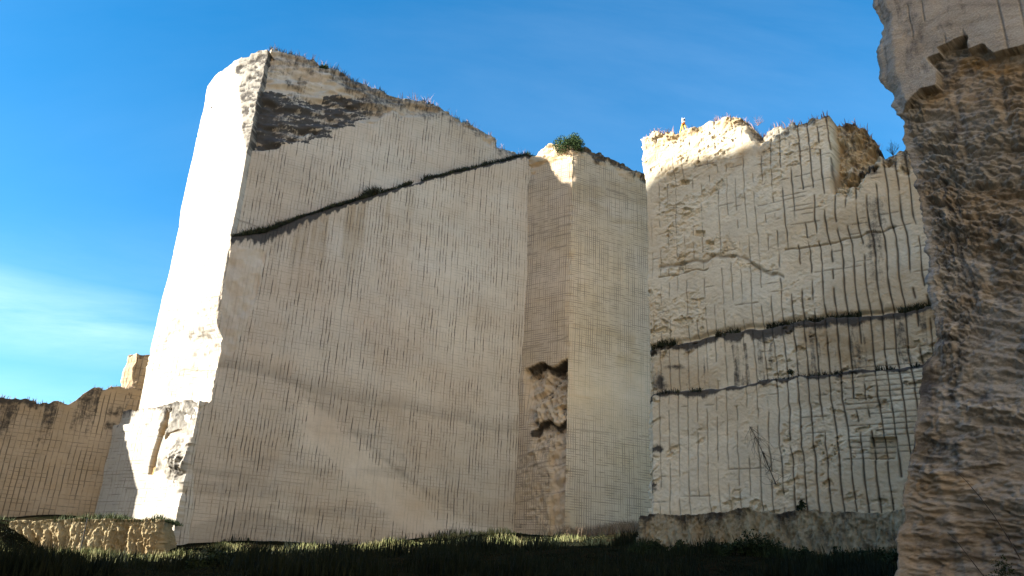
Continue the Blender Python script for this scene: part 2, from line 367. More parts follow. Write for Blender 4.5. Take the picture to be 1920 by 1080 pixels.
# ------------------------------------------------------------------ the tall cliff
def tall_cliff():
    pts = [B + dM*14 + d1*1.0, B, C, I + dM*1.5]
    sB = np.linalg.norm(pts[0]-B); sC = sB+LB
    pl = prof(C, d1, [(384, 168), (400, 148), (432, 119), (470, 98), (497, 85)])   # s grows leftwards from C
    pm = prof(C, dM, [(497, 84), (515, 80), (545, 90), (570, 97), (620, 115), (680, 145), (740, 168), (790, 180), (850, 208), (900, 235), (950, 268), (1000, 291)])
    led = prof(C, dM, [(430, 442), (455, 440), (500, 432), (560, 407), (620, 387), (680, 370), (740, 352), (800, 335), (860, 320), (920, 306), (985, 291)])
    def zt(S, G):
        z = np.where(S < sC, np.interp(sC-S, pl[:, 0], pl[:, 1]), np.interp(S-sC, pm[:, 0], pm[:, 1]))
        z = np.where(G == 0, z-np.clip(sB-S, 0, 14)*.6, z)
        return z + (fbm(S*.9, S*0, 4, 5)-.5)*.9
    def zb(S, G): return np.full_like(S, .5)
    def shape(c):
        S, Z, G, px, py = c['S'], c['Z'], c['G'], c['px'], c['py']
        s = S-sC; front = (s >= 0)
        zl = np.interp(s, led[:, 0], led[:, 1]) + (fbm(S*1.5, Z*0, 3, 4)-.5)*.22
        out = (fbm(S*.11, Z*.11, 3, 11)-.5)*.55 + (fbm(S*.7, Z*.5, 4, 12)-.5)*.16
        fromtop = c['top']-Z
        # weathered crown of the front
        yl = py_at([(430, 290), (485, 272), (560, 255), (640, 232), (700, 220), (760, 205), (800, 196), (1010, 305)], px) + (fbm(S*.5, Z*.5, 4, 21)-.5)*36
        crown = sm(4, -4, py-yl)*front
        thin = sm(1.9, .3, fromtop + (fbm(S*.8, Z*.8, 3, 22)-.5)*2.0)
        strat = fbm(S*.35+Z*.22, Z*1.5-S*.30, 5, 23)
        out = out + crown*((strat-.5)*1.5-.25)
        rec = front*sm(-.15, .15, Z-zl); out = out - .75*rec*sm(0, 2, LM-s)
        # corner facet
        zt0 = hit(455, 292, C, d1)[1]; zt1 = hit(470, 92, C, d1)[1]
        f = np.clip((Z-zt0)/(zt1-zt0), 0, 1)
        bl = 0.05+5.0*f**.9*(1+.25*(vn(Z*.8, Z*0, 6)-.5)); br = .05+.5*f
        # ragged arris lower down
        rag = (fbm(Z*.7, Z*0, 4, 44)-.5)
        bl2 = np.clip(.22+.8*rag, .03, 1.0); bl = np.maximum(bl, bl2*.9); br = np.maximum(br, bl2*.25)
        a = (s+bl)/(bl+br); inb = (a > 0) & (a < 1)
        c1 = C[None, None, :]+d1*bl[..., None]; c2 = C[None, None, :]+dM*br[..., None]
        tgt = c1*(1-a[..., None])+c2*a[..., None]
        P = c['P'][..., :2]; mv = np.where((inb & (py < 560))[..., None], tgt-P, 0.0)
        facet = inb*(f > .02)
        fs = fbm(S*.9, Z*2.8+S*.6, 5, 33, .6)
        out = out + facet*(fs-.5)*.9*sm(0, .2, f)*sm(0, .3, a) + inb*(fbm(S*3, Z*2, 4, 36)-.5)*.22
        # the lit face: cracks, broken patches, lower end broken back
        side = (G == 1)
        lowb = side*sm(hit(415, 600, C, d1)[1]+1, hit(395, 740, C, d1)[1], Z)
        mv = mv + (dM*1.05)[None, None, :]*(lowb*sm(-3, -.2, s)*(s < .3))[..., None]*0.0
        wn = .85*sm(560, 660, py+(fbm(Z*.8, Z*0, 3, 54)-.5)*60)*sm(765, 752, py)*(.8+.4*fbm(Z*1.5, Z*0, 4, 53))
        mv = mv + (dM[None, None, :]*((wn-s)*front*(s < wn))[..., None]) + dM[None, None, :]*(wn*side*sm(-6, -.1, s))[..., None]
        pat = side*sm(.46, .60, fbm(S*.4, Z*.35, 4, 51))*sm(500, 600, py)*sm(745, 700, py)
        out = out*np.where(side > 0, .55, 1.0) + pat*(fbm(S*2, Z*2.5, 3, 52)-.5)*.22
        gr = np.zeros_like(Z)
        for (x0, y0, x1, y1, th) in ((360, 258, 452, 218, .06), (378, 300, 447, 258, .05), (380, 424, 438, 402, .06)):
            ss = np.array([hit(x0, y0, C, d1)[0], hit(x1, y1, C, d1)[0]]); zz = np.array([hit(x0, y0, C, d1)[1], hit(x1, y1, C, d1)[1]])
            o = np.argsort(ss); zc_ = np.interp(-s, ss[o], zz[o], left=-99, right=-99)
            g = np.exp(-((Z-zc_-(vn(S*1.4, S*0, 8)-.5)*.4)/th)**2)*side*(vn(S*2.5, Z*0, 9) > .3)
            gr = np.maximum(gr, g*.7); out = out-g*.06
        # ---- stains, and the greying of the corner facet
        st = np.zeros_like(Z)
        jx = (fbm(S*.7, Z*.9, 4, 132)-.5)*70; jy = (fbm(S*.6, Z*1.1, 4, 133)-.5)*60
        dk = inpoly(px+jx*.5, py+jy, [(440, 165), (484, 165), (540, 165), (620, 178), (700, 186), (765, 196), (760, 208), (690, 213), (640, 236), (590, 246), (540, 262), (505, 268), (484, 262), (440, 255)])*sm(860, 640, px+jx)
        line = sm(.40, .58, fbm(S*1.1+Z*.6, Z*4.5-S*1.9, 5, 61, .62))
        st = np.maximum(st, dk*front*(.50+.62*line*sm(900, 560, px)+.25*sm(560, 490, px)))
        st = np.maximum(st, crown*(.18+.35*sm(.5, .65, fbm(S*.4, Z*.6, 4, 63))))
        st = np.maximum(st, front*sm(3.0, .3, fromtop + (fbm(S*.6, Z*.8, 4, 135)-.5)*3.5)*.62*sm(470, 590, px)*sm(1000, 760, px)); st = np.maximum(st, front*thin*.55*sm(460, 560, px))
        below = zl-Z; wd = np.interp(px, [440, 520, 600, 700, 800, 1000], [1.1, 1.8, 1.0, .75, .5, .4])
        drip = .35+1.3*fbm(S*3.4, Z*0, 4, 71)
        st = np.maximum(st, front*sm(-.35, .05, below)*sm(1.0, .25, below/(wd*drip))*1.1)
        st = np.maximum(st, front*sm(-1.0, -.1, below)*(below < .2)*.55*vn(S*.9, Z*0, 72))
        st = np.maximum(st, facet*sm(0, .15, a)*(.34+.40*sm(.46, .60, 1-fs)))  # weathered grey, deepened in the colour for the facet's weaker sun
        st = np.maximum(st, side*.35*sm(1.2, 0, fromtop))
        # thin dark fault above the ledge's left end
        yf = py_at([(441, 404), (470, 412), (500, 426), (520, 430)], px)
        gr = np.maximum(gr, front*(px > 438)*(px < 520)*np.exp(-((py-yf)/1.7)**2)*.7)
        # ---- tone of the beds, plus weaker sun on the corner facet as darker colour
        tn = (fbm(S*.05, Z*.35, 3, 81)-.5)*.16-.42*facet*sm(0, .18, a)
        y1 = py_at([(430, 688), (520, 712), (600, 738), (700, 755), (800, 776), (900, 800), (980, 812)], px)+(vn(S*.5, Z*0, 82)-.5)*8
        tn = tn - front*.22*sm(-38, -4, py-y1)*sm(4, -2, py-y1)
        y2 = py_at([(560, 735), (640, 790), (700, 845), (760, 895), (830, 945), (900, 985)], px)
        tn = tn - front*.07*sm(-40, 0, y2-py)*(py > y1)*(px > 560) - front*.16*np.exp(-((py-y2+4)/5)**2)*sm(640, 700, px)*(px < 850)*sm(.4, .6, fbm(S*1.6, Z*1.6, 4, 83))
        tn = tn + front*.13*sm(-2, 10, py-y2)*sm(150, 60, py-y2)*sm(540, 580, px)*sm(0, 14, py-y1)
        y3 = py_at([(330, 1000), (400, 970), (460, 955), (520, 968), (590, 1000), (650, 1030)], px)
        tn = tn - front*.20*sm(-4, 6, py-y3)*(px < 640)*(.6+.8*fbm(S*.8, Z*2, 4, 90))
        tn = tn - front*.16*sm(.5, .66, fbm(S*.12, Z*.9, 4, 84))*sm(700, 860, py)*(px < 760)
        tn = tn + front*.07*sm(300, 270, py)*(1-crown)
        oc = front*.40*np.exp(-((px-870)/120)**2)*sm(.9, .3, fromtop/6)*.7 + front*.22*sm(.5, .7, fbm(S*.09, Z*.28, 4, 85))*sm(650, 950, py)
        oc = oc + crown*.25*sm(.45, .6, fbm(S*.3, Z*.4, 3, 86))*(px > 560)
        dk2 = front*sm(0, .6, below)*sm(11, 1.5, below)*sm(.46, .68, fbm(S*1.4, Z*.06, 4, 91))*np.exp(-((px-640)/130)**2)
        oc = oc+.45*dk2; tn = tn-.13*dk2
        sea = np.zeros_like(Z)
        for q_ in (8.5, 11.2, 13.0, 16.1, 19.4, 22.0, 25.5, 29.3, 33.0, 36.2, 38.4):
            sea = np.maximum(sea, side*np.exp(-((Z-q_-(vn(S*.5, Z*0+q_, 98)-.5)*.5)/.07)**2)*(vn(S*1.1, Z*0+q_*3, 99) > .45))
        gr = np.maximum(gr, sea*.8); gr = np.maximum(gr, pat*sm(.58, .70, fbm(S*2.2+Z, Z*3, 4, 100))*.7); oc = oc+pat*.35*sm(.4, .6, fbm(S*1.2, Z*1.2, 3, 131))
        lo = front*inpoly(px, py, [(430, 460), (500, 470), (480, 560), (440, 660), (405, 690)])
        gv = (1-crown)*(1-.8*lo)*(1-.9*facet)
        gv = gv*np.where(front, 1-.8*sm(-60, -14, y2-py)*sm(50, 25, y2-py)*0, sm(300, 520, py))
        rm = front*inpoly(px, py, [(600, 770), (680, 850), (800, 950), (840, 1000), (760, 1000), (640, 880), (560, 800)]); gv = gv*(1-.75*rm)
        out = out + lo*(fbm(S*.9, Z*.8, 4, 88)-.5)*.5
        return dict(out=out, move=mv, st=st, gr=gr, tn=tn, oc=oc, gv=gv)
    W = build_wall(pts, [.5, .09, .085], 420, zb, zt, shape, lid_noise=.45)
    root = empty('quarry_cliff', (float(C[0]), float(C[1]), .5), 'tallest tufa cliff, left side glaring in the sun, dark diagonal ledge across its shaded face', 'cliff')
    g = W['G'][:-1]; fm = np.broadcast_to((g <= 1)[None, :], W['F'].shape[:2])
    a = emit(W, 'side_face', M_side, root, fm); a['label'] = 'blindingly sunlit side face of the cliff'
    cen = W['A']['gv'][:-1, :-1] < .35; top = W['V'][:-1, :-1, 2] > 30
    # crown = weathered part of the front below the brow and the top itself
    crown = (~fm) & cen & (W['V'][:-1, :-1, 2] > np.interp(W['S'][:-1]-sC, led[:, 0], led[:, 1])[None, :]+4)
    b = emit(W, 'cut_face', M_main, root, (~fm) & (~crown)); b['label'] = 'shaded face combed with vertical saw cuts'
    cwn = emit(W, 'weathered_crown', M_main, root, crown); cwn['label'] = 'rough blackened rock under the brow'
    return W, led, sC
Wt, LED, sC = tall_cliff()

# ------------------------------------------------------------------ the buttress in the inner corner
def buttress():
    pts = [I - dM*.6 - nM*(-.0) , I + np.array([0, 0.0]), E, F_, F_ + d1*12]
    pts = [I + d1*3.0, I, E, F_, F_+d1*12]
    sI = 3.0; LE = np.linalg.norm(E-I); sE = sI+LE; sF = sE+17
    pa = prof(I, -d1, [(1002, 291), (1012, 284), (1030, 270), (1045, 267), (1068, 276)], sI)
    pb = prof(E, dM, [(1070, 276), (1080, 280), (1098, 277), (1110, 283), (1150, 300), (1205, 327), (1240, 345), (1330, 392)], sE)
    zn1 = hit(1040, 684, I, -d1)[1]; zn2 = hit(1040, 792, I, -d1)[1]
    def zt(S, G):
        z = np.where(S < sE, np.interp(S, pa[:, 0], pa[:, 1]), np.interp(S, pb[:, 0], pb[:, 1]))
        return z+(fbm(S*1.5, S*0, 3, 15)-.5)*.5
    def shape(c):
        S, Z, G, px, py = c['S'], c['Z'], c['G'], c['px'], c['py']
        out = (fbm(S*.15, Z*.12, 3, 13)-.5)*.35+(fbm(S*.9, Z*.8, 3, 14)-.5)*.10
        side = (G == 1)*1.0; front = (G == 2)*1.0; e = S-sE; ft = c['top']-Z
        near = np.exp(-(e/.35)**2); rag = (fbm(Z*1.1, Z*0, 4, 16)-.5)
        out = out + near*(rag*.45-.12)
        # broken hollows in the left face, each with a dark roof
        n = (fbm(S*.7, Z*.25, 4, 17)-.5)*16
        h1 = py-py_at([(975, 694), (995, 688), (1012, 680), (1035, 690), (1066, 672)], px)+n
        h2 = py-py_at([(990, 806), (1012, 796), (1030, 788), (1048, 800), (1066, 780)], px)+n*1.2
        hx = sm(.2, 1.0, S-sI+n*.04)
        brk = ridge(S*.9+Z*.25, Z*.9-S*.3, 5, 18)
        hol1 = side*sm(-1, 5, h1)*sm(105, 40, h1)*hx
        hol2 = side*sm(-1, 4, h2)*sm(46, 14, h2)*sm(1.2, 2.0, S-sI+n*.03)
        zone = side*sm(-4, 10, h1)*(sm(190, 90, h1+n)*.75+.25*sm(330, 290, h1))*sm(.3, 1.9, S-sI+(fbm(Z*.5, S*.5, 4, 134)-.5)*2.6)
        out = out - hol1*1.0 - hol2*.7 + zone*(brk-.62)*1.7 + zone*(fbm(S*4, Z*4, 3, 92)-.5)*.25
        low = side*sm(zn2-1.0, zn2-3.0, Z)*sm(-1.7, -1.3, e+.5*rag)
        out = out + low*((fbm(S*1.2, Z*.8, 4, 19)-.5)*.5-.35)
        cap = sm(2.6, 1.6, ft+(fbm(S, Z, 3, 20)-.5)*1.2+1.0*(G == 2))*(side+front > 0)
        lay = fbm(S*.6, Z*2.6, 4, 24); out = out+cap*((lay-.5)*1.0)
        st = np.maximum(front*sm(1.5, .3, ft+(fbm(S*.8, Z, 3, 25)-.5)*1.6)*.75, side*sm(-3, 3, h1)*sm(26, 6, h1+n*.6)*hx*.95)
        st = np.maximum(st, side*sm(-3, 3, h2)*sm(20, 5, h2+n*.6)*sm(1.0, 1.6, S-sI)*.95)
        st = np.maximum(st, zone*.55*sm(.50, .42, brk))
        st = np.maximum(st, side*.36*sm(.48, .62, fbm(S*.5, Z*1.4, 4, 26))*sm(zn2, zn2-4, Z)*sm(-1.2, -1.8, e))
        st = np.maximum(st, side*(S-sI < .35)*.25)
        oc = cap*side*.6*sm(.45, .6, lay) + front*.55*sm(.42, .6, fbm(S*.35, Z*.4, 4, 27))*np.exp(-((py-655)/28)**2) + front*.35*sm(.45, .7, fbm(S*.2, Z*.5, 3, 28))*(py > 330)*(py < 420)
        gx = np.zeros_like(Z)
        for yy, th in ((330, 1.2), (352, 1), (412, 1.6), (430, 1.3), (446, 1.5), (466, 1.2), (640, 1.3), (838, 1.5), (862, 1.8), (872, 1.4), (925, 1.5)):
            gx = np.maximum(gx, side*np.exp(-((py-yy+(px-1035)*.28-(vn(S*1.0, S*0+yy, 93)-.5)*3)/th)**2)*(vn(S*1.8, S*0+yy*1.7, 94) > .36))
        gx = np.maximum(gx, front*np.exp(-((py-(338+(px-1080)*.28))/1.2)**2)*(vn(S*1.3, S*0, 95) > .4)); gx = np.maximum(gx, front*np.exp(-((py-(805+(px-1080)*.10))/1.2)**2)*(vn(S*1.3, S*0, 96) > .4))
        tn = (fbm(S*.06, Z*.4, 3, 29)-.5)*.14 - front*.12*sm(850, 960, py) + front*.08*np.exp(-((py-720)/50)**2)+side*-.06
        gv = (1-cap)*(1-zone)*(1-hol1*.8)*(1-low*.9)*np.where(front > 0, 1-.65*np.exp(-((py-740)/70)**2), 1.0)
        return dict(out=out, st=st, oc=oc, tn=tn, gv=gv, gr=gx*.75)
    W = build_wall(pts, [.5, .06, .09, .5], 420, lambda S, G: np.full_like(S, .5), zt, shape, lid_noise=.3)
    root = empty('quarry_cliff', (float(E[0]), float(E[1]), .5), 'square-edged tufa buttress with finely gridded face and a green bush on top', 'cliff')
    g = W['G'][:-1]; fm = np.broadcast_to((g <= 1)[None, :], W['F'].shape[:2])
    emit(W, 'side_face', M_butt, root, fm); emit(W, 'cut_face', M_butt, root, ~fm)
    return W, zn1, zn2
Wb, zn1, zn2 = buttress()

# ------------------------------------------------------------------ lower-left: block under the lit face, low wall, stub
J0 = hit(197, 880, C-np.array([.54, .84])*.7, d1)
J = J0[2]; Cp = C-np.array([.54, .84])*.7*0.98
def low_block():
    Cq = hit(366, 800, C, dM)[2]
    dd = (Cq-J)/np.linalg.norm(Cq-J)
    pts = [J-dd*1.5, Cq, Cq+dM*1.6-nM*.75, Cq+dM*1.7-nM*1.4]
    Ls = np.linalg.norm(Cq-J)+1.5
    pt = prof(Cq, dd, [(200, 770), (230, 767), (280, 764), (320, 757), (345, 753), (376, 750)], Ls)
    zl2 = hit(260, 793, Cq, dd)[1]
    def shape(c):
        S, Z, G, px, py = c['S'], c['Z'], c['G'], c['px'], c['py']; s = S-Ls; ft = c['top']-Z
        side = (G == 0)*1.0
        out = (fbm(S*.3, Z*.3, 3, 31)-.5)*.3+(fbm(S*1.5, Z*1.2, 3, 32)-.5)*.08
        bat = sm(9, 0, Z-c['bot']); out = out + np.where(G == 0, .75*sm(-6, 0, s), .75*sm(2.2, 0, s)*1.0)*bat*.9
        ll = side*sm(-.1, .1, Z-zl2)*sm(296, 288, px); out = out-.35*ll
        rgh = side*inpoly(px, py, [(285, 752), (380, 745), (372, 800), (350, 905), (320, 900), (305, 880), (280, 890), (300, 820)])
        fr = fbm(S*1.0+Z*.5, Z*1.0, 5, 34); out = out + rgh*(fr-.5)*.7
        lump = side*np.exp(-(((px-336)/22)**2+((py-866)/38)**2)); out = out + lump*(.5+.9*(fbm(S*2, Z*2, 4, 35)-.4))
        lump = lump*sm(.3, .6, lump)
        near = np.exp(-(s/.3)**2); out = out+near*((fbm(Z*1.3, Z*0, 4, 37)-.5)*.6)
        # Y-shaped ochre run
        oc = np.zeros_like(Z); gr = np.zeros_like(Z)
        for q in ([(317, 765), (314, 785), (302, 815), (291, 850), (282, 890)], [(338, 805), (318, 812), (304, 830), (296, 850)]):
            q = np.array(q, float); o_ = np.argsort(q[:, 1]); xc = np.interp(py, q[o_, 1], q[o_, 0], left=-999, right=-999)
            wv = 4.5 if q[0, 1] < 790 else 5.0
            m = np.exp(-((px-xc)/wv)**4)*side; oc = np.maximum(oc, m); out = out-m*.35
        st = np.maximum(side*lump*(.42+.4*sm(.46, .56, fbm(S*3, Z*3, 4, 136))), side*.55*sm(.9, .1, ft+(fbm(S*1.2, Z, 3, 38)-.5)*1.1))
        st = np.maximum(st, side*rgh*.45*sm(810, 765, py+(fr-.5)*60))
        st = np.maximum(st, side*.5*sm(.05, -.05, Z-zl2)*sm(-.7, -.05, Z-zl2)*(px < 300)*vn(S*2, Z*0, 39))
        gr = np.maximum(gr, side*np.exp(-((py-916-(vn(S*2, S*0, 40)-.5)*4)/1.2)**2)*.6*(px < 320)*(px > 235))
        gr = np.maximum(gr, side*np.exp(-(ft/.16)**2)*.7*(fbm(S*2, Z*0, 3, 97) > .40))
        return dict(out=out, st=st, oc=oc, gr=gr, gv=(1-rgh)*(1-ll*.3), tn=-.10-.06*ll-rgh*(.14+.3*sm(.48, .58, 1-fr)))
    W = build_wall(pts, [.07, .08, .2], 260, lambda S, G: np.full_like(S, 1.0), lambda S, G: np.interp(S, pt[:, 0], pt[:, 1])+(fbm(S*1.5, S*0, 3, 41)-.5)*.4, shape, back=(.2, .5, 1.0, 2.0))
    root = empty('quarry_ledge', (float(Cq[0]), float(Cq[1]), 1.0), 'low sunlit rock ledge with Y-shaped brown crack, under the bright cliff side', 'rock ledge')
    g = W['G'][:-1]; fm = np.broadcast_to((g == 0)[None, :], W['F'].shape[:2])
    emit(W, 'side_face', M_side, root, fm); emit(W, 'end_face', M_main, root, ~fm)
    return W
Wl = low_block()
def left_wall():
    K = J + dM*5.5; A0 = J - dM*15.0
    pts = [A0+d1*8, A0, K]; sJ = 8+15.0
    pt = prof(J, dM, [(-40, 742), (0, 746), (20, 744), (40, 749), (75, 756), (95, 752), (128, 756), (145, 745), (160, 734), (200, 728), (236, 727), (250, 727)], sJ)
    def shape(c):
        S, Z, G, px, py = c['S'], c['Z'], c['G'], c['px'], c['py']; ft = c['top']-Z
        out = (fbm(S*.3, Z*.3, 3, 42)-.5)*.35+(fbm(S*1.3, Z*1.3, 3, 43)-.5)*.1
        st0 = .35+.7*fbm(S*1.6, Z*1.6, 4, 49)
        st = np.maximum(.75*sm(.9, .1, ft+(fbm(S*.9, Z, 3, 45)-.5)*1.0)*sm(150, 60, px), .45*sm(.5, .0, ft))
        st = np.maximum(st, .62*sm(.55, .75, vn(S*1.0, Z*.08, 46))*sm(6, 1, ft))
        st = np.maximum(st, st0*np.exp(-(((px-215)/22)**2+((py-770)/14)**2))); st = np.maximum(st, st0*np.exp(-(((px-205)/17)**2+((py-800)/12)**2)))
        oc = .4*sm(3, 0, ft)*sm(.4, .6, fbm(S*.3, Z*.5, 3, 47))
        return dict(out=out, st=st, oc=oc, tn=-.1*sm(930, 965, py), gv=sm(.3, .8, ft))
    W = build_wall(pts, [.5, .08], 160, lambda S, G: np.full_like(S, 1.0), lambda S, G: np.interp(S, pt[:, 0], pt[:, 1])+(fbm(S*1.2, S*0, 4, 48)-.5)*.7, shape, back=(.25, .6, 1.2, 2.5))
    o = emit(W, 'quarry_wall', M_left); put(o, 'low shaded brown tufa wall cut in a square grid, at the far left of the quarry', 'quarry wall')
    # stub of wall left standing at its end
    e0 = hit(250, 700, J+d1*.0, dM)[2]; e1 = e0+dM*2.3
    pts = [e1+d1*1.5, e0+d1*1.4, e0, e1+dM*.9, e1+dM*.9+d1*1.5]
    zt = hit(262, 664, J, dM)[1]
    def shape2(c):
        S, Z, px, py = c['S'], c['Z'], c['px'], c['py']
        lo = np.exp(-((S-np.linalg.norm(pts[0]-pts[1])-1.4)/.35)**2)
        return dict(out=(fbm(S*1.2, Z*1.2, 4, 55)-.5)*.35+lo*(fbm(S*2, Z*1.3, 3, 57)-.6)*.7, st=.4*sm(.7, .1, c['top']-Z)+.4*lo*sm(.5, .6, fbm(S*2, Z*2, 3, 58)), oc=.35, tn=-.05)
    W2 = build_wall(pts, .1, 70, lambda S, G: np.full_like(S, 8.0), lambda S, G: np.full_like(S, zt)+(fbm(S*1.5, S*0, 3, 56)-.5)*.5, shape2, back=(.3, .6))
    o = emit(W2, 'rock_stub', M_left); put(o, 'small upright rock stub standing between the low left wall and bright cliff side', 'rock pillar')
    return W
Ww = left_wall()

# ------------------------------------------------------------------ right wall
L0 = at_depth(1216, 620, 50.0)[:2]
dR = np.array([.85, -.53]); dR /= np.linalg.norm(dR); nR = np.array([dR[1], -dR[0]])
def right_wall():
    bk = np.array([.53, .85]); bk /= np.linalg.norm(bk)
    pts = [L0+bk*12, L0, L0+dR*21]; s0 = 12.0
    pt = prof(L0, dR, [(1203, 260), (1225, 252), (1270, 251), (1290, 243), (1330, 228), (1375, 213), (1400, 222), (1420, 238), (1455, 233), (1500, 229), (1545, 219), (1592, 211), (1613, 217), (1640, 250), (1662, 277), (1690, 281), (1720, 268)], s0)
    q1 = prof(L0, dR, [(1225, 655), (1240, 648), (1300, 640), (1400, 622), (1500, 608), (1600, 596), (1745, 578)], s0)
    q2 = prof(L0, dR, [(1225, 745), (1255, 738), (1340, 733), (1420, 722), (1530, 708), (1620, 698), (1720, 690)], s0)
    def shape(c):
        S, Z, G, px, py = c['S'], c['Z'], c['G'], c['px'], c['py']; ft = c['top']-Z; s = S-s0
        on = (G == 1)*1.0
        z1 = np.interp(S, q1[:, 0], q1[:, 1])+(vn(S*1.5, S*0, 101)-.5)*.25; z2 = np.interp(S, q2[:, 0], q2[:, 1])+(vn(S*1.5, S*0, 102)-.5)*.2
        out = (fbm(S*.2, Z*.2, 3, 103)-.5)*.55
        rough = sm(.48, .66, fbm(S*.28, Z*.24, 3, 104))
        rough = np.maximum(rough, on*sm(1.6, .2, s+(fbm(Z*.5, Z*0, 3, 105)-.5)*1.6)*sm(600, 680, py))
        rough = np.maximum(rough, on*inpoly(px, py, [(1205, 255), (1290, 245), (1300, 330), (1215, 345)])*.5)
        rough = np.maximum(rough, on*np.exp(-(((px-1350)/110)**2+((py-470-.25*(px-1350))/26)**2)))
        rough = np.maximum(rough, .15)
        f1 = fbm(S*1.2+Z*.5, Z*2.2-S*.7, 5, 106, .55); f2 = fbm(S*3.5, Z*5+S*1.5, 3, 107)
        f3 = fbm(S*9, Z*11, 2, 170)
        out = out + rough*(1-.45*sm(560, 640, py))*((f1-.5)*.30+(f2-.5)*.14+(f3-.5)*.06) + (f2-.5)*.035+(f3-.5)*.02
        out = out - rough*.20*sm(.62, .67, f1)*on
        # ledges: each lower face stands further out
        out = out*np.where(G == 0, .3, 1) + (.38*sm(.06, -.10, Z-z1) + .34*sm(.06, -.10, Z-z2))*on*sm(-.02, .5, s)
        out = out - .25*on*np.exp(-((Z-z1-.18)/.18)**2) 
        # saw cuts
        un = S/.6+.25*(vn(S*.25, Z*.45, 108)-.5)+.10*(vn(S*.1, Z*2.0, 109)-.5) + .06*(Z-z1)*.0
        kk = np.floor(un); du = np.abs(un-kk-.5)*.6
        stg = fbm(kk*3.17, Z*.42, 3, 110); reg = np.clip(.35+sm(1380, 1600, px)*.55+.45*(py > 600), 0, 1)
        stg = .6*stg+.4*vn(kk*9.1, Z*1.6, 171)
        on1 = sm(.43, .54, stg+(reg-.4)*.30-.03*rough)*(.6+.4*sm(1380, 1520, px))
        wob = .6+.8*vn(kk*7.7, Z*1.7, 111)
        cut = np.exp(-(du/((.030+.018*sm(1350, 1600, px))*wob))**2)*on1*on*sm(.1, .5, s)
        zn = (Z)/.30+.2*(vn(S*.5, Z*.1, 112)-.5); kz = np.floor(zn); dz_ = np.abs(zn-kz-.5)*.30
        hg = fbm(S*.45, kz*4.11, 3, 113); regh = -.06+.38*inpoly(px, py, [(1580, 690), (1760, 680), (1760, 870), (1600, 860)])+.03*(px > 1500)+.07*(px > 1420)*(py < 420)
        hcut = np.exp(-(dz_/.035)**2)*sm(.66, .73, hg+regh)*on*sm(.1, .5, s)
        out = out - cut*.10 - hcut*.04
        gr = np.maximum(cut, hcut*.7)
        # broken shoulder at the top right
        nn = (fbm(S*.9, Z*.9, 5, 114, .6)-.5)
        sh_ = on*sm(1553, 1566, px+nn*16)*sm(1690, 1640, px+(py-300)*.55*0)*sm(355, 285, py+nn*110-.35*(1600-px))
        out = out - sh_*(1.4+1.0*sm(1560, 1640, px)-1.9*nn)
        shl = on*sm(1625, 1650, px)*sm(2.0, 1.2, ft+nn*1.5); out = out-shl*(.3-nn*.9)
        cap = on*sm(1.2, .2, ft+(fbm(S*.7, Z, 3, 115)-.5)*1.6)
        dip = on*np.exp(-(((px-1420)/34)**2))*sm(1.6, .3, ft+(fbm(S, Z, 3, 116)-.5)*.8); out = out-dip*1.0
        out = out + cap*(fbm(S*1.6, Z*2, 4, 117)-.5)*.6
        cut_k = 1-np.maximum(sh_, dip); gr = gr*cut_k
        # a few straight cracks
        for (x0, y0, x1, y1, wv) in ((1235, 500, 1380, 478, .16), (1380, 478, 1470, 522, .16), (1470, 470, 1680, 425, .08), (1235, 520, 1330, 502, .06)):
            m = on*(px > x0)*(px < x1)*np.exp(-((py-(y0+(px-x0)/(x1-x0)*(y1-y0))-(vn(S*1.5, S*0, 118)-.5)*9)/(wv*22))**2); gr = np.maximum(gr, m*.55); out = out-m*.12
        # small square sockets
        for (x, y, wx, hy) in ((1283, 341, 9, 5), (1312, 437, 10, 6), (1330, 455, 8, 4), (1660, 845, 26, 22)):
            m = on*sm(1.0, .85, np.maximum(np.abs(px-x)/wx, np.abs(py-y)/hy)); out = out-m*(.30 if wx < 20 else .35)
        st = np.zeros_like(Z)
        b1 = z1-Z; b2 = z2-Z; dr = .45+1.3*vn(S*1.9, Z*.1, 121)
        st = np.maximum(st, on*sm(-.20, .03, b1)*sm(1.0, .2, b1/(np.interp(px, [1230, 1400, 1520, 1745], [.55, 1.0, .9, .45])*dr))*1.0)
        st = np.maximum(st, on*sm(-.12, .03, b2)*sm(1.0, .2, b2/(np.interp(px, [1250, 1345, 1360, 1720], [.62, .62, .38, .30])*dr))*1.0)
        st = np.maximum(st, on*.5*sm(.52, .70, fbm(S*2.6, Z*.22, 4, 122))*(b1 > 0)*(b2 < 0)*sm(1250, 1330, px))
        st = np.maximum(st, on*.50*np.exp(-((px-1640)/26)**2)*sm(340, 380, py)*sm(600, 480, py))
        st = np.maximum(st, shl*.5); st = np.maximum(st, sh_*(.12+.36*sm(.5, .62, fbm(S*1.5, Z*1.5, 5, 123)))); st = np.maximum(st, dip*.7); st = np.maximum(st, cap*(.3+.3*(px > 1380)))
        st = np.maximum(st, on*.85*np.exp(-(((px-1625)/26)**2+((py-318)/16)**2)))
        for (x, y, wx, hy, a) in ((1238, 720, 18, 22, .8), (1270, 690, 26, 6, .7), (1240, 845, 16, 8, .9), (1232, 915, 10, 12, .8), (1228, 660, 18, 10, .9), (1285, 650, 50, 8, .6)):
            st = np.maximum(st, on*a*np.exp(-(((px-x)/wx)**2+((py-y)/hy)**2)))
        st = np.maximum(st, on*rough*.35*sm(.58, .7, f1)*(py > 620)*(s < 2.5))
        oc = on*(.35*sm(.45, .65, fbm(S*.2, Z*.3, 3, 124))*(px > 1500)+.40*(b1 > .3)*(b2 < 0)*sm(.35, .6, fbm(S*.4, Z*.4, 3, 125))+.3*sm(.5, .7, fbm(S*.3, Z*.5, 3, 126))*np.exp(-((py-540)/40)**2)+ .75*sh_)
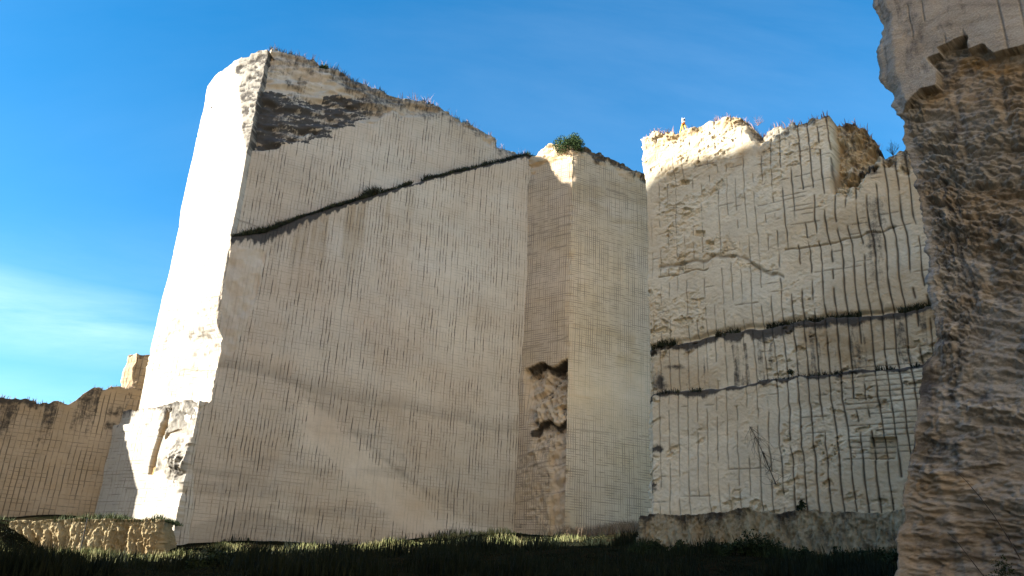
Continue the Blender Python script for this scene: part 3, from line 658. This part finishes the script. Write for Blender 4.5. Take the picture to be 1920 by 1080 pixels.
        oc = oc+on*.75*sm(352, 300, py)*sm(1470, 1400, px)*(.35+.65*sm(.35, .6, fbm(S*.5, Z*.6, 4, 137)))
        tn = (fbm(S*.15, Z*.25, 3, 127)-.5)*.2-.16*on*rough*sm(345, 300, py)*(px < 1460)
        return dict(out=out, st=st, oc=oc, gr=gr, tn=tn, gv=0)
    W = build_wall(pts, [.4, .038], 620, lambda S, G: np.full_like(S, .5), lambda S, G: np.interp(S, pt[:, 0], pt[:, 1])+(fbm(S*1.8, S*0, 4, 130)-.5)*.55, shape, lid_noise=.3)
    o = emit(W, 'quarry_cliff', M_right); put(o, 'pale grey-green tufa cliff with two dark mossy ledges, right of the buttress', 'cliff')
    return W, q1, q2, s0
Wr, Q1, Q2, sR = right_wall()
def base_bank(name, mat, p0, d, L, topz, botz, out_b, label, cat, seed, gully=0.5, gf=1.3, rows=70, back=(.3, .8, 1.6, 3.0, 5.0), rag=.5, **kw):
    n = np.array([d[1], -d[0]]); bk = -n
    pts = [p0+bk*3, p0, p0+d*L, p0+d*L+bk*3]; ures = kw.get('ures', .07)
    def shape(c):
        S, Z, G = c['S'], c['Z'], c['G']; t = (c['top']-Z)/(c['top']-c['bot'])
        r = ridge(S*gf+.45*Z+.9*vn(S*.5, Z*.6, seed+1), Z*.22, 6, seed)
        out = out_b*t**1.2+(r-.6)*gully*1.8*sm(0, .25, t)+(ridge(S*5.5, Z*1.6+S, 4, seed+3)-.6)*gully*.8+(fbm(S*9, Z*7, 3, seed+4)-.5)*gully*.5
        a = dict(st=kw.get('stain', .2)*sm(.4, .65, fbm(S*.7, Z*.6, 4, seed+5))+kw.get('topst', .5)*sm(.16, 0, t), oc=kw.get('ochre', 0)*sm(.35, .6, fbm(S*.4, Z*.6, 3, seed+6)), tn=(r-.6)*kw.get('rt', .3), gv=0)  # tn: gully hollows darker, crests lighter, occlusion shade put into the colour
        a['out'] = out; return a
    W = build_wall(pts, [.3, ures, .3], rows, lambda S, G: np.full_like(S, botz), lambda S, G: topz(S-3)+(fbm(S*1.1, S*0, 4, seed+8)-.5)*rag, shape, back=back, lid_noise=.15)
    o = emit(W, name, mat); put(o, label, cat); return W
pR = L0+nR*1.0-dR*.2
tR = prof(pR, dR, [(1222, 968), (1300, 964), (1400, 958), (1500, 960), (1690, 955)])
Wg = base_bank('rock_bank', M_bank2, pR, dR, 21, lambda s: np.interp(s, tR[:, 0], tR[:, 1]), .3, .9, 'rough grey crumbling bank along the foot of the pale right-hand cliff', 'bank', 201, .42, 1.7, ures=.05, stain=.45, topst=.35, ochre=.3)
pB = at_depth(20, 985, 56.3)[:2]; pB2 = at_depth(306, 985, 58.0)[:2]; dB = (pB2-pB)/np.linalg.norm(pB2-pB); LBk = np.linalg.norm(pB2-pB)
tB = prof(pB, dB, [(20, 977), (62, 976), (110, 973), (200, 973), (306, 972)])
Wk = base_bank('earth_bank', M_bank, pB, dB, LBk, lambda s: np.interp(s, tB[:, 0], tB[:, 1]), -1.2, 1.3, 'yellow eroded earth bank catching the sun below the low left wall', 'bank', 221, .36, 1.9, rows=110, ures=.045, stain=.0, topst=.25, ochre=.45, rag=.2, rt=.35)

# ------------------------------------------------------------------ near cliff on the right
N0 = at_depth(1705, 540, 22.0)[:2]; dN = np.array([.68, -.735]); dN /= np.linalg.norm(dN)
def near_cliff():
    bk = np.array([.80, .60]); 
    sil = [(1640, -40), (1642, 0), (1655, 60), (1660, 110), (1660, 150), (1672, 185), (1690, 215), (1692, 255), (1715, 330), (1728, 400), (1740, 480), (1745, 560), (1752, 615), (1745, 660), (1722, 715), (1712, 800), (1696, 880), (1690, 960), (1682, 1080)]
    ez = np.array(sorted([(hit(x, y, N0, dN)[1], hit(x, y, N0, dN)[0]) for x, y in sil]))
    pts = [N0+bk*9, N0, N0+dN*9.5, N0+dN*9.5+bk*9]; s0 = 9.0
    stair = [(1600, 217), (1695, 217), (1733, 176), (1734, 174), (1762, 170), (1763, 140), (1746, 119), (1747, 117), (1771, 109), (1766, 98), (1815, 76), (1818, 76), (1822, 102), (1848, 92), (1870, 110), (1925, 94), (2100, 40)]
    poly = [(1500, -900)]+stair+[(2300, 40), (2300, -900)]
    def shape(c):
        S, Z, G = c['S'], c['Z'], c['G']; s = S-s0
        e = np.interp(Z, ez[:, 0], ez[:, 1]); on = (G == 1)*1.0
        fade = np.where(G == 0, 1.0, sm(2.2, 0, s))
        P2 = c['P'].copy(); P2[..., :2] += dN*(e*fade)[..., None]
        px, py = project(P2)
        smooth = on*inpoly(px+(vn(Z*4, S*4, 140)-.5)*5, py, poly)
        tilt = Z+S*.28
        f1 = fbm(S*.6+vn(S*.7,Z*.6,139)*.8, tilt*1.9, 6, 141, .62); f2 = fbm(S*2.6, tilt*6, 4, 142, .6); f3 = ridge(S*1.2+Z*.08, tilt*.9, 4, 143)
        f4 = fbm(S*9, tilt*13, 3, 172)
        vr = ridge(S*1.9+Z*.25, Z*.16, 4, 173); vz = sm(1900, 1820, px)*sm(300, 420, py)
        roughd = (f1-.5)*.42+(f2-.5)*.34+(f3-.6)*.12+(f4-.5)*.22+vz*(vr-.6)*.28
        # pick-marked vertical slots in a few places
        un = S/.6; kk = np.floor(un); du = np.abs(un-kk-.5)*.6
        g0 = tilt*.85+1.1*fbm(S*.3, tilt*.35, 3, 174); sw = g0-np.floor(g0); sw = np.where(sw < .86, sw/.86, (1-sw)/.14)
        g1 = tilt*2.7+1.6*fbm(S*.5, tilt*.6, 3, 175); sw2 = g1-np.floor(g1); sw2 = np.where(sw2 < .8, sw2/.8, (1-sw2)/.2)
        am = .55+1.1*sm(.35, .65, fbm(S*.45, tilt*.45, 3, 176)); roughd = roughd*am*.8+(sw-.5)*.20*sm(.4, .55, fbm(S*.3, tilt*.4, 3, 177))+(sw2-.5)*.11*sm(.4, .55, fbm(S*.5, tilt*.5, 3, 178))
        slot = np.exp(-(du/.10)**2)*sm(.58, .68, fbm(kk*5.3, Z*.35, 2, 144))*on
        out = roughd - slot*.12 - .05
        out = np.where(smooth > .5, .34+(fbm(S*1.5, Z*1.5, 4, 145)-.5)*.08+(f1-.5)*.08, out)
        un2 = S/.52+.1*(vn(Z*.7, S*0, 146)-.5); k2 = np.floor(un2); d2 = np.abs(un2-k2-.5)*.52
        cut = np.exp(-(d2/.022)**2)*sm(.52, .6, fbm(k2*3.1, Z*.5, 2, 147))*smooth
        out = out-cut*.05
        out = out*np.where(G == 0, .15, np.clip(sm(-.1, .5, s), .15, 1))
        edge = np.where(G == 0, 0, np.exp(-(s/.5)**2)); out = out+edge*(fbm(Z*1.2, Z*0, 5, 148)-.5)*.3
        mvs = e*fade + ((fbm(Z*1.1, S*.8, 6, 149, .6)-.5)*.34)*fade
        lowp = inpoly(px, py, [(1795, 830), (1870, 800), (1880, 870), (1800, 880)])
        out = out + on*lowp*.15
        st = on*(1-smooth)*(.12+.36*sm(.5, .62, fbm(S*.8, tilt*.9, 5, 150, .6)))*.9
        st = np.maximum(st, (1-smooth)*.75*np.exp(-(((px-1735)/26)**2+((py-720)/60)**2)))
        st = np.maximum(st, smooth*.35*sm(.55, .65, fbm(S*1.5, Z*.25, 3, 151)))
        oc = on*(1-smooth)*.38*sm(.52, .66, fbm(S*.35, tilt*.9, 4, 152)) + on*np.exp(-((py-py_at([(1735, 190), (1770, 165), (1815, 95), (1830, 110), (1920, 120)], px)-12)/16)**2)*(1-smooth)*.6*(px > 1735)
        gr = np.maximum(cut*.7, (1-smooth)*.6*sm(.63, .72, 1-f1)*sm(.5, .6, f2))
        yl = py_at([(1660, 80), (1700, 72), (1740, 58), (1800, 20)], px); gr = np.maximum(gr, smooth*np.exp(-((py-yl)/3)**2)*.35)
        tn = smooth*.30 + (1-smooth)*((f1-.5)*.3+(f2-.5)*.35+.28*sm(.72, .86, vr)*vz) + slot*.45*(1-smooth)
        return dict(out=out, move=mvs[..., None]*dN[None, None, :], st=st, oc=oc, gr=gr, tn=tn, gv=0)
    W = build_wall(pts, [.3, .026, .4], 860, lambda S, G: np.full_like(S, -2.5), lambda S, G: np.full_like(S, 22.5), shape)
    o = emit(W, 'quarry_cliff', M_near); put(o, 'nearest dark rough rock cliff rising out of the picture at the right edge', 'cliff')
    return W
Wn = near_cliff()

# ------------------------------------------------------------------ unseen quarry sides, added to shade the pit and bounce warm light
def off_wall(pts, top, label, seed, tz=None):
    def shape(c):
        S, Z = c['S'], c['Z']; return dict(out=(fbm(S*.1, Z*.1, 4, seed)-.5)*2.0, st=.3*sm(2, 0, c['top']-Z), gv=1)
    W = build_wall(pts, 1.0, 60, lambda S, G: np.full_like(S, -3.0), lambda S, G: top(S)+(fbm(S*.3, S*0, 3, seed+2)-.5)*1.2, shape)
    o = emit(W, 'quarry_cliff', M_off); put(o, label, 'cliff')  # not a visible cliff
YF = 44.0
TE = math.tan(ELEV)
tp = []
for x_, y_ in ((1206, 352), (1240, 326), (1278, 312), (1320, 300), (1363, 286), (1405, 260), (1447, 236), (1520, 196), (1640, 150)):
    s_, z_, xy = hit(x_, y_, L0, dR); t_ = (xy[0]+50)/-sh[0]
    tp.append((YF-(xy[1]+sh[1]*t_), z_+t_*TE))  # crest height traced back from the wanted shadow edge
tp = [(-1, 33), (tp[0][0]-3.5, tp[0][1]-6)]+tp
tp = np.array(tp+[(tp[-1][0]+8, 68), (YF-3, 62), (YF+3, 58), (120, 58)])
off_wall([(-64, YF-6), (-50, YF), (-50, -28)], lambda S: np.interp(S-math.hypot(14, 6), tp[:, 0], tp[:, 1]), 'unseen high quarry side out of frame on the left, crest shaped to shade the pit', 301)
off_wall([(-50, -62), (-25, -62), (44, 6), (34, 16)], lambda S: np.full_like(S, 74.0), 'unseen quarry side added behind and right of the camera to bounce warm sunlight', 305)

# ================================================================== PLANTS
def blades(name, X, Y, Z, H, mat, parent=None, lean=.35, wd=.03, seed=1, out=None):
    """many grass blades in one mesh, two faces each"""
    r = np.random.default_rng(seed); n = len(X)
    a = r.uniform(0, 2*np.pi, n); ca, sa = np.cos(a), np.sin(a); b = r.uniform(0, 2*np.pi, n)
    lx = np.cos(b)*lean*H*r.uniform(.2, 1, n); ly = np.sin(b)*lean*H*r.uniform(.2, 1, n)
    if out is not None: lx = lx+out[0]*H; ly = ly+out[1]*H
    w_ = wd*r.uniform(.6, 1.4, n)
    p0 = np.stack([X-ca*w_, Y-sa*w_, Z-.06], -1); p1 = np.stack([X+ca*w_, Y+sa*w_, Z-.06], -1)
    q0 = np.stack([X-ca*w_*.7+lx*.35, Y-sa*w_*.7+ly*.35, Z+H*.55], -1); q1 = np.stack([X+ca*w_*.7+lx*.35, Y+sa*w_*.7+ly*.35, Z+H*.55], -1)
    t = np.stack([X+lx, Y+ly, Z+H*r.uniform(.85, 1.0, n)], -1)
    V = np.stack([p0, p1, q1, q0, t], 1).reshape(-1, 3); i = np.arange(n)*5
    F = np.concatenate([np.stack([i, i+1, i+2], -1), np.stack([i, i+2, i+3], -1), np.stack([i+3, i+2, i+4], -1)])
    return mesh_np(name, V, F, mat, parent, smooth=False)
def tube_mesh(paths):
    """list of (points, radii) -> V, F (quads)"""
    VV, FF = [], []; off = 0
    for P, rad in paths:
        P = np.array(P, float); n = len(P); k = 6
        T = np.gradient(P, axis=0); T /= np.linalg.norm(T, axis=1)[:, None]+1e-9
        ref = np.array([0.31, .77, .55]); A = np.cross(T, ref); A /= np.linalg.norm(A, axis=1)[:, None]+1e-9; Bn = np.cross(T, A)
        an = np.arange(k)/k*2*np.pi; rad = np.broadcast_to(np.array(rad, float), (n,))
        ring = P[:, None, :]+(A[:, None, :]*np.cos(an)[None, :, None]+Bn[:, None, :]*np.sin(an)[None, :, None])*rad[:, None, None]
        VV.append(ring.reshape(-1, 3)); idx = off+np.arange(n*k).reshape(n, k); nx = np.roll(idx, -1, axis=1)
        FF.append(np.stack([idx[:-1], nx[:-1], nx[1:], idx[1:]], -1).reshape(-1, 4)); off += n*k
    return np.concatenate(VV), np.concatenate(FF)
def leaf_cloud(c, rx, ry, rz, n, size, r, clumps=14):
    """leaf quads gathered in uneven clumps through the crown"""
    cc = r.normal(size=(clumps, 3)); cc /= np.linalg.norm(cc, axis=1)[:, None]; cc *= r.uniform(.35, .85, (clumps, 1)); cc[:, 2] = np.abs(cc[:, 2])*.9+.05
    cr = r.uniform(.22, .42, clumps); k = r.integers(0, clumps, n)
    o = r.normal(size=(n, 3)); o /= np.linalg.norm(o, axis=1)[:, None]; o *= (r.uniform(0, 1, (n, 1))**.45)*cr[k][:, None]*1.25
    p = (cc[k]+o)*np.array([rx, ry, rz])+np.array(c)
    a = r.normal(size=(n, 3)); a /= np.linalg.norm(a, axis=1)[:, None]; b = np.cross(a, r.normal(size=(n, 3))); b /= np.linalg.norm(b, axis=1)[:, None]
    s = size*r.uniform(.6, 1.4, (n, 1)); V = np.stack([p-a*s, p+b*s*.45, p+a*s, p-b*s*.45], 1).reshape(-1, 3)
    return V, np.arange(n*4).reshape(-1, 4), (cc*np.array([rx, ry, rz])+np.array(c))
def shrub(name, base, rx, ry, rz, n, size, mat, label, cat, seed, group=None, clumps=14):
    r = np.random.default_rng(seed); base = np.array(base, float)
    root = empty(name, tuple(base), label, cat, group)
    V, F, cl = leaf_cloud(base, rx, ry, rz, n, size, r, clumps); mesh_np('foliage', V, F, mat, root, smooth=False)
    paths = []
    for q in cl:
        m = (base+q)/2+r.normal(size=3)*.08*rz; paths.append(([base-np.array([0, 0, .1]), m, q], [.03*rz, .02*rz, .006*rz]))
    V, F = tube_mesh(paths); mesh_np('branches', V, F, M_twig, root)
    return root
def twiggy(name, base, h, spread, n, mat, label, cat, seed, group=None, r0=.012):
    """a dry bush of bare fine twigs, one mesh"""
    r = np.random.default_rng(seed); base = np.array(base, float); paths = []
    for i in range(n):
        a = r.uniform(0, 2*np.pi); sp_ = r.uniform(.1, 1)*spread; hh = h*r.uniform(.5, 1)*(1-.35*sp_/spread)
        t = base+np.array([math.cos(a)*sp_, math.sin(a)*sp_, hh]); m = base+(t-base)*.5+np.array([0, 0, .12*h])*r.uniform(-.5, 1)
        paths.append(([base, m, t], [r0, r0*.7, r0*.3]))
        for j in range(3):
            q = m+(t-m)*r.uniform(0, .8); e = q+np.array([r.normal()*.25*spread, r.normal()*.25*spread, r.uniform(.1, .35)*h]); paths.append(([q, (q+e)/2, e], [r0*.5, r0*.4, r0*.2]))
    V, F = tube_mesh(paths); o = mesh_np(name, V, F, mat); return put(o, label, cat, group)

# ---- the pit floor's grass (nobody could count it)
r = np.random.default_rng(3)
n = 110000; Y = r.uniform(33, 76, n); X = Y*r.uniform(-.66, .52, n); Zg = gz(X, Y)
PXg, PYg = project(np.stack([X, Y, Zg], -1))
fm_ = (X-C[0])*nM[0]+(Y-C[1])*nM[1]                         # metres in front of the tall face
rw = (X-L0[0])*nR[0]+(Y-L0[1])*nR[1]
keep = (fm_ > .1) & ((rw > 1.5) | (X < L0[0]-.2)) & (PYg < 1110)
X, Y, Zg, fm_, PXg = X[keep], Y[keep], Zg[keep], fm_[keep], PXg[keep]
dens = fbm(X*.35, Y*.35, 4, 402)
dry = (dens+r.normal(size=len(X))*.07+.10*((fm_ > 1.5) & (fm_ < 10)) > .50) & (fm_ > 1.0) & (fm_ < 11.5)
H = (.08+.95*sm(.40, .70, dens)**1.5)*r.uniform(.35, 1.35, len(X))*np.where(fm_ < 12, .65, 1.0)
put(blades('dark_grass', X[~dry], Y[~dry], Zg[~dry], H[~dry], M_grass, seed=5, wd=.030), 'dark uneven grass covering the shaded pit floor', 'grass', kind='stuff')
put(blades('dry_grass', X[dry], Y[dry], Zg[dry], H[dry]*.8, M_dry, seed=6, wd=.028), 'pale dry grass in the sunlit strip along the foot of the tallest cliff', 'grass', kind='stuff')
# straw grass at the foot of the buttress
n = 2600; t = r.uniform(-1, 8, n); q = E+dM*t[:, None]+nM*r.uniform(.3, 2.2, (n, 1)); zz = gz(q[:, 0], q[:, 1])
put(blades('straw_grass', q[:, 0], q[:, 1], zz, r.uniform(.4, 1.2, n), M_straw, seed=8, wd=.022, lean=.6), 'reddish straw-like dry grass at the foot of the buttress', 'grass', kind='stuff')
# grass on the shelf above the yellow bank
nB = np.array([dB[1], -dB[0]]); n = 6000; t = r.uniform(-6, LBk+.5, n); q = pB+dB*t[:, None]-nB*r.uniform(-.1, 4.5, (n, 1))
zz = np.interp(np.clip(t, 0, LBk), tB[:, 0], tB[:, 1])-.15
put(blades('shelf_grass', q[:, 0], q[:, 1], zz, r.uniform(.08, .42, n)*(.4+1.5*sm(.4, .65, fbm(t*.7, t*0, 3, 411))), M_shelf, seed=9, wd=.03, lean=.6), 'low green grass on the shelf above the yellow earth bank', 'grass', kind='stuff')
# plants along the dark diagonal ledge of the tall face
n = 9000; s_ = LM*r.uniform(0, 1, n)**1.15; zz = np.interp(s_, LED[:, 0], LED[:, 1]); kq = fbm(s_*.55, s_*0, 3, 422)+.25*np.exp(-(s_/9)**2) > r.uniform(.2, .5, n); s_ = s_[kq]; zz = zz[kq]; n = len(s_)
q = C+dM*s_[:, None]-nM*r.uniform(-.12, .55, (n, 1))
hh = r.uniform(.12, .42, n)*(.4+1.3*vn(s_*.6, s_*0, 421)); hh *= 1+1.4*np.exp(-((s_-LM*.42)/1.2)**2)
put(blades('ledge_plants', q[:, 0], q[:, 1], zz-.05, hh, M_moss, seed=10, wd=.035, lean=.8), 'dark plants growing along the diagonal ledge of the tallest cliff', 'plants', kind='stuff')
# crest of the tall cliff and the low wall
def crest(W, gsel, n, h, mat, name, label, seed, lo=0, hi=1e9, din=.9):
    rr = np.random.default_rng(seed); ok = np.where((W['G'] == gsel) & (W['S'] > lo) & (W['S'] < hi))[0]; j = rr.choice(ok, n)
    top = W['V'][W['rows']-1, j]; f = rr.uniform(0, din, n)
    P = top.copy(); P[:, :2] -= W['N'][j]*f[:, None]; P[:, 2] -= f*.45
    cl_ = fbm(W['S'][j]*.9, W['S'][j]*0, 3, seed)
    k = cl_ > .44
    put(blades(name, P[k, 0], P[k, 1], P[k, 2], (h*rr.uniform(.3, 1.1, n)*(.3+1.3*cl_))[k], mat, seed=seed, wd=.03, lean=.7), label, 'plants', kind='stuff')
crest(Wt, 2, 3500, .55, M_moss, 'brow_plants', 'small dark plants along the sloping brow of the tallest cliff', 31)
crest(Wt, 2, 900, .9, M_pink, 'brow_straw', 'pale dry stalks standing on the brow of the tallest cliff', 32)
crest(Ww, 1, 1500, .35, M_pink, 'wall_top_grass', 'dry reddish grass on top of the low left wall', 33)
crest(Wr, 1, 1500, .5, M_pink, 'cliff_top_grass', 'sparse dry purple grass on top of the pale right-hand cliff', 34)
# ledges of the right wall
def ledge_fringe(Q, off, n, h, seed, name, label, amp):
    rr = np.random.default_rng(seed); s_ = rr.uniform(.3, 20, n); zz = np.interp(s_+sR, Q[:, 0], Q[:, 1]); q = L0+dR*s_[:, None]+nR*(off-rr.uniform(-.05, .3, (n, 1)))
    k = fbm(s_*.7, s_*0, 3, seed) > amp
    put(blades(name, q[k, 0], q[k, 1], zz[k]-.08, (h*rr.uniform(.2, 1.1, n))[k], M_moss, seed=seed, wd=.022, lean=.9, out=(nR[0]*.25, nR[1]*.25)), label, 'plants', kind='stuff')
ledge_fringe(Q1, .33, 4200, .42, 41, 'upper_ledge_plants', 'dark grass fringing the upper ledge of the pale right-hand cliff', .40)
ledge_fringe(Q2, .66, 1800, .28, 42, 'lower_ledge_plants', 'sparse dark growth on the lower ledge of the pale right-hand cliff', .50)
# grey-brown weeds on the bank under the right wall
n = 9000; t = r.uniform(0, 19, n); q = pR+dR*t[:, None]+nR*r.uniform(.2, 2.6, (n, 1)); zz = np.maximum(gz(q[:, 0], q[:, 1]), 0)
put(blades('bank_weeds', q[:, 0], q[:, 1], zz, r.uniform(.3, 1.2, n)*(.1+1.2*fbm(t*.9, t*0, 3, 431)**1.3), M_dark, seed=44, wd=.025, lean=.5), 'tall dark weeds against the grey bank on the right', 'weeds', kind='stuff')

# ---- bushes one can point at
e_ = E+dM*.15-nM*.7; zt_ = hit(1070, 272, E, dM)[1]
shrub('bush', (e_[0], e_[1], zt_-.25), 1.75, 1.4, 2.2, 7000, .085, M_bush, 'round green bush growing on top of the buttress', 'bush', 51, clumps=18)
def on_wall(px, py, p0, d, n_, off):
    q = hit(px, py, p0, d)[2]+n_*off; return (q[0], q[1], hit(px, py, p0, d)[1])
shrub('shrub', on_wall(613, 120, C, dM, nM, -.9), .55, .5, .5, 420, .08, M_bush, 'lone dark green shrub on the sloping brow of the tallest cliff', 'shrub', 58, clumps=8)
shrub('shrub', on_wall(992, 292, C, dM, nM, -.5), .9, .6, .5, 700, .08, M_bush, 'low green shrub where the diagonal ledge meets the buttress', 'shrub', 59, clumps=9)
shrub('shrub', on_wall(1511, 958, L0, dR, nR, 1.05), .32, .32, .48, 500, .05, M_dark, 'small black shrub perched on the grey bank top below the pale right-hand cliff', 'shrub', 52, clumps=8)
shrub('shrub', on_wall(1487, 705, L0, dR, nR, .5), .30, .2, .30, 260, .05, M_dark, 'tiny dark shrub rooted on the lower ledge of the pale right-hand cliff', 'shrub', 53, clumps=6)
twiggy('dry_bush', on_wall(1336, 228, L0, dR, nR, -.9), .95, .5, 46, M_pink, 'purple-grey dry bush on the cliff edge right of the survey tripod', 'bush', 54, r0=.010)
twiggy('dry_bush', on_wall(1414, 222, L0, dR, nR, -1.0), .75, .55, 18, M_pink, 'thin straggling dry bush at the dip in the pale cliff top', 'bush', 55, r0=.008)
twiggy('dry_bush', on_wall(1672, 283, L0, dR, nR, -.6), .95, .5, 26, M_twig, 'dark thin dry bush on the low shoulder beside the nearest cliff', 'bush', 56, r0=.008)
twiggy('dry_bush', on_wall(1250, 256, L0, dR, nR, -.8), .5, .35, 18, M_pink, 'small faint dry bush left of the survey tripod', 'bush', 57, r0=.008)
rr = np.random.default_rng(77)
for i in range(11):                                             # dark scrub along the foot of the right cliff
    s_ = 1.2+i*1.55+rr.uniform(-.4, .4); q = L0+dR*s_+nR*rr.uniform(2.3, 4.0); h_ = rr.uniform(.7, 1.35)*(1+.5*(i > 6))
    shrub('scrub_bush', (q[0], q[1], float(gz(q[0], q[1]))-.1), .9*h_, .8*h_, 1.0*h_, 900, .09, M_dark, 'dark scrub bush in deep shade at the foot of the pale right-hand cliff', 'bush', 80+i, 'dark bushes below the right-hand cliff', 9)
for i in range(6):                                              # dark scrub on the mound at the foot of the buttress
    p = I+nM*rr.uniform(.5, 1.6)+dM*(-1.6+i*.95+rr.uniform(-.3, .3)); h_ = rr.uniform(.55, .95)
    shrub('scrub_bush', (p[0], p[1], float(gz(p[0], p[1]))-.1), .8*h_, .7*h_, .65*h_, 600, .08, M_dark, 'dark low scrub bush at the foot of the inner corner left of the buttress', 'bush', 200+i, 'dark bushes at the inner corner', 8)
for i in range(16):                                             # black scrub at the bottom left
    p = at_depth(-20+i*30+rr.uniform(-10, 10), 1068+rr.uniform(-10, 6), 45+rr.uniform(-3, 2)); h_ = rr.uniform(.7, 1.3)
    zz = float(gz(p[0], p[1]))
    shrub('scrub_bush', (p[0], p[1], zz-.15), 1.0*h_, .9*h_, .75*h_, 900, .09, M_dark, 'black scrub bush along the shaded bottom left edge, before the yellow bank', 'bush', 120+i, 'black bushes before the yellow bank', 9)

# ================================================================== SMALL THINGS
M_white = plain('white_casing', (.80, .80, .78), .4); M_orange = plain('orange_clamp', (.75, .16, .03), .5); M_yel = plain('yellow_leg', (.80, .55, .04), .5)
M_black = plain('black_glass', (.012, .012, .014), .15); M_metal = plain('dark_metal', (.016, .015, .014), .8, .0)
def bevel_box(c, sx, sy, sz, b=.02):
    import bmesh
    bm = bmesh.new(); bmesh.ops.create_cube(bm, size=1.0)
    for v in bm.verts: v.co = Vector((c[0]+v.co.x*sx, c[1]+v.co.y*sy, c[2]+v.co.z*sz))
    bmesh.ops.bevel(bm, geom=bm.edges[:], offset=b, segments=2, affect='EDGES'); return bm
def emit_bm(name, bm, mat, parent):
    me = bpy.data.meshes.new(name); bm.to_mesh(me); bm.free(); me.materials.append(mat)
    o = bpy.data.objects.new(name, me); COL.objects.link(o); o.parent = parent; return o
def tripod():
    q = hit(1277, 250, L0, dR); p = q[2]-nR*.6; z0 = q[1]-.25
    root = empty('survey_tripod', (float(p[0]), float(p[1]), float(z0)), 'white survey instrument on a yellow and orange tripod at the cliff edge', 'survey tripod')
    hz = 1.36
    for k, a in enumerate((2.9, .15, 1.6)):
        f = np.array([math.cos(a)*.42, math.sin(a)*.42, -.05]); t = np.array([math.cos(a)*.09, math.sin(a)*.09, hz]); m = t+(f-t)*.5
        w0 = np.array(root.location)
        V, F = tube_mesh([([w0+t, w0+m], [.05, .05])]); lg = mesh_np("leg", V, F, M_yel, root)
        V, F = tube_mesh([([w0+m, w0+f*.97+t*.03, w0+f], [.04, .035, .01])]); lo = mesh_np('lower_leg', V, F, M_yel, None)
        lo.data.transform(Matrix.Translation(-root.location)); lo.parent = lg
    import bmesh
    bm = bmesh.new(); bmesh.ops.create_cone(bm, cap_ends=True, segments=18, radius1=.13, radius2=.11, depth=.09, matrix=Matrix.Translation((0, 0, hz+.03))); emit_bm('head_plate', bm, M_orange, root)
    bd = emit_bm('instrument', bevel_box((0, 0, hz+.27), .23, .20, .36, .04), M_white, root)
    bm = bmesh.new(); bmesh.ops.create_cone(bm, cap_ends=True, segments=16, radius1=.062, radius2=.055, depth=.16, matrix=Matrix.Translation((.02, -.13, hz+.27)) @ Matrix.Rotation(math.pi/2, 4, 'X')); emit_bm('lens', bm, M_black, bd)
    for sx in (-.095, .095): emit_bm('carry_arm', bevel_box((sx, 0, hz+.49), .035, .05, .10, .01), M_white, bd)
tripod()
# thin stake in front of the yellow bank
p = at_depth(149, 1040, 54.0); z1 = at_depth(147, 970, 54.0)[2]; z0 = min(float(gz(p[0], p[1])), p[2])-.2
V, F = tube_mesh([([(p[0], p[1], z0), (p[0]-.01, p[1], (z0+z1)/2), (p[0]-.02, p[1], z1)], [.035, .033, .03])]); put(mesh_np('stake', V, F, M_metal), 'thin dark upright stake in front of the yellow earth bank', 'stake')
# dead branch hanging on the right wall
def dead_branch():
    rr = np.random.default_rng(5); P = [on_wall(x, y, L0, dR, nR, o) for x, y, o in ((1462, 912, .85), (1452, 885, 1.05), (1440, 855, 1.15), (1428, 828, 1.2), (1418, 808, 1.25))]
    paths = [(P, [.030, .026, .022, .016, .008])]
    for i in range(46):
        a = np.array(P[rr.integers(0, 5)], float)+rr.normal(size=3)*.05; e = np.array(on_wall(1445+rr.normal()*34, 872+rr.normal()*26, L0, dR, nR, .75+rr.uniform(0, .5)))
        e = a+(e-a)*min(1, 1.1/np.linalg.norm(e-a)); paths.append(([a, (a+e)/2+rr.normal(size=3)*.13, e], [.009, .007, .004]))
    V, F = tube_mesh(paths); put(mesh_np('dead_branch', V, F, M_twig), 'dead bare branch hanging against the lower face of the pale right-hand cliff', 'branch')
dead_branch()
nN = np.array([dN[1], -dN[0]])
for pts, lb in (([(1798, 884), (1822, 905), (1850, 935), (1880, 972), (1908, 1012), (1935, 1055)], 'longer dry stem slanting down across the nearest dark cliff'), ([(1786, 1000), (1806, 1018), (1830, 1046), (1862, 1084), (1880, 1110)], 'shorter dry stem low on the nearest dark cliff')):
    P = [on_wall(x, y, N0, dN, nN, .35+.10*i) for i, (x, y) in enumerate(pts)]
    V, F = tube_mesh([(P, np.linspace(.006, .016, len(P)))]); put(mesh_np('dead_branch', V, F, M_twig), lb, 'stem')
q = on_wall(1900, 1075, N0, dN, nN, .9)
shrub('scrub_bush', (q[0], q[1], q[2]-.5), .55, .5, .75, 900, .035, M_dark, 'dark low bush in the bottom right corner against the nearest cliff', 'bush', 160, clumps=10)
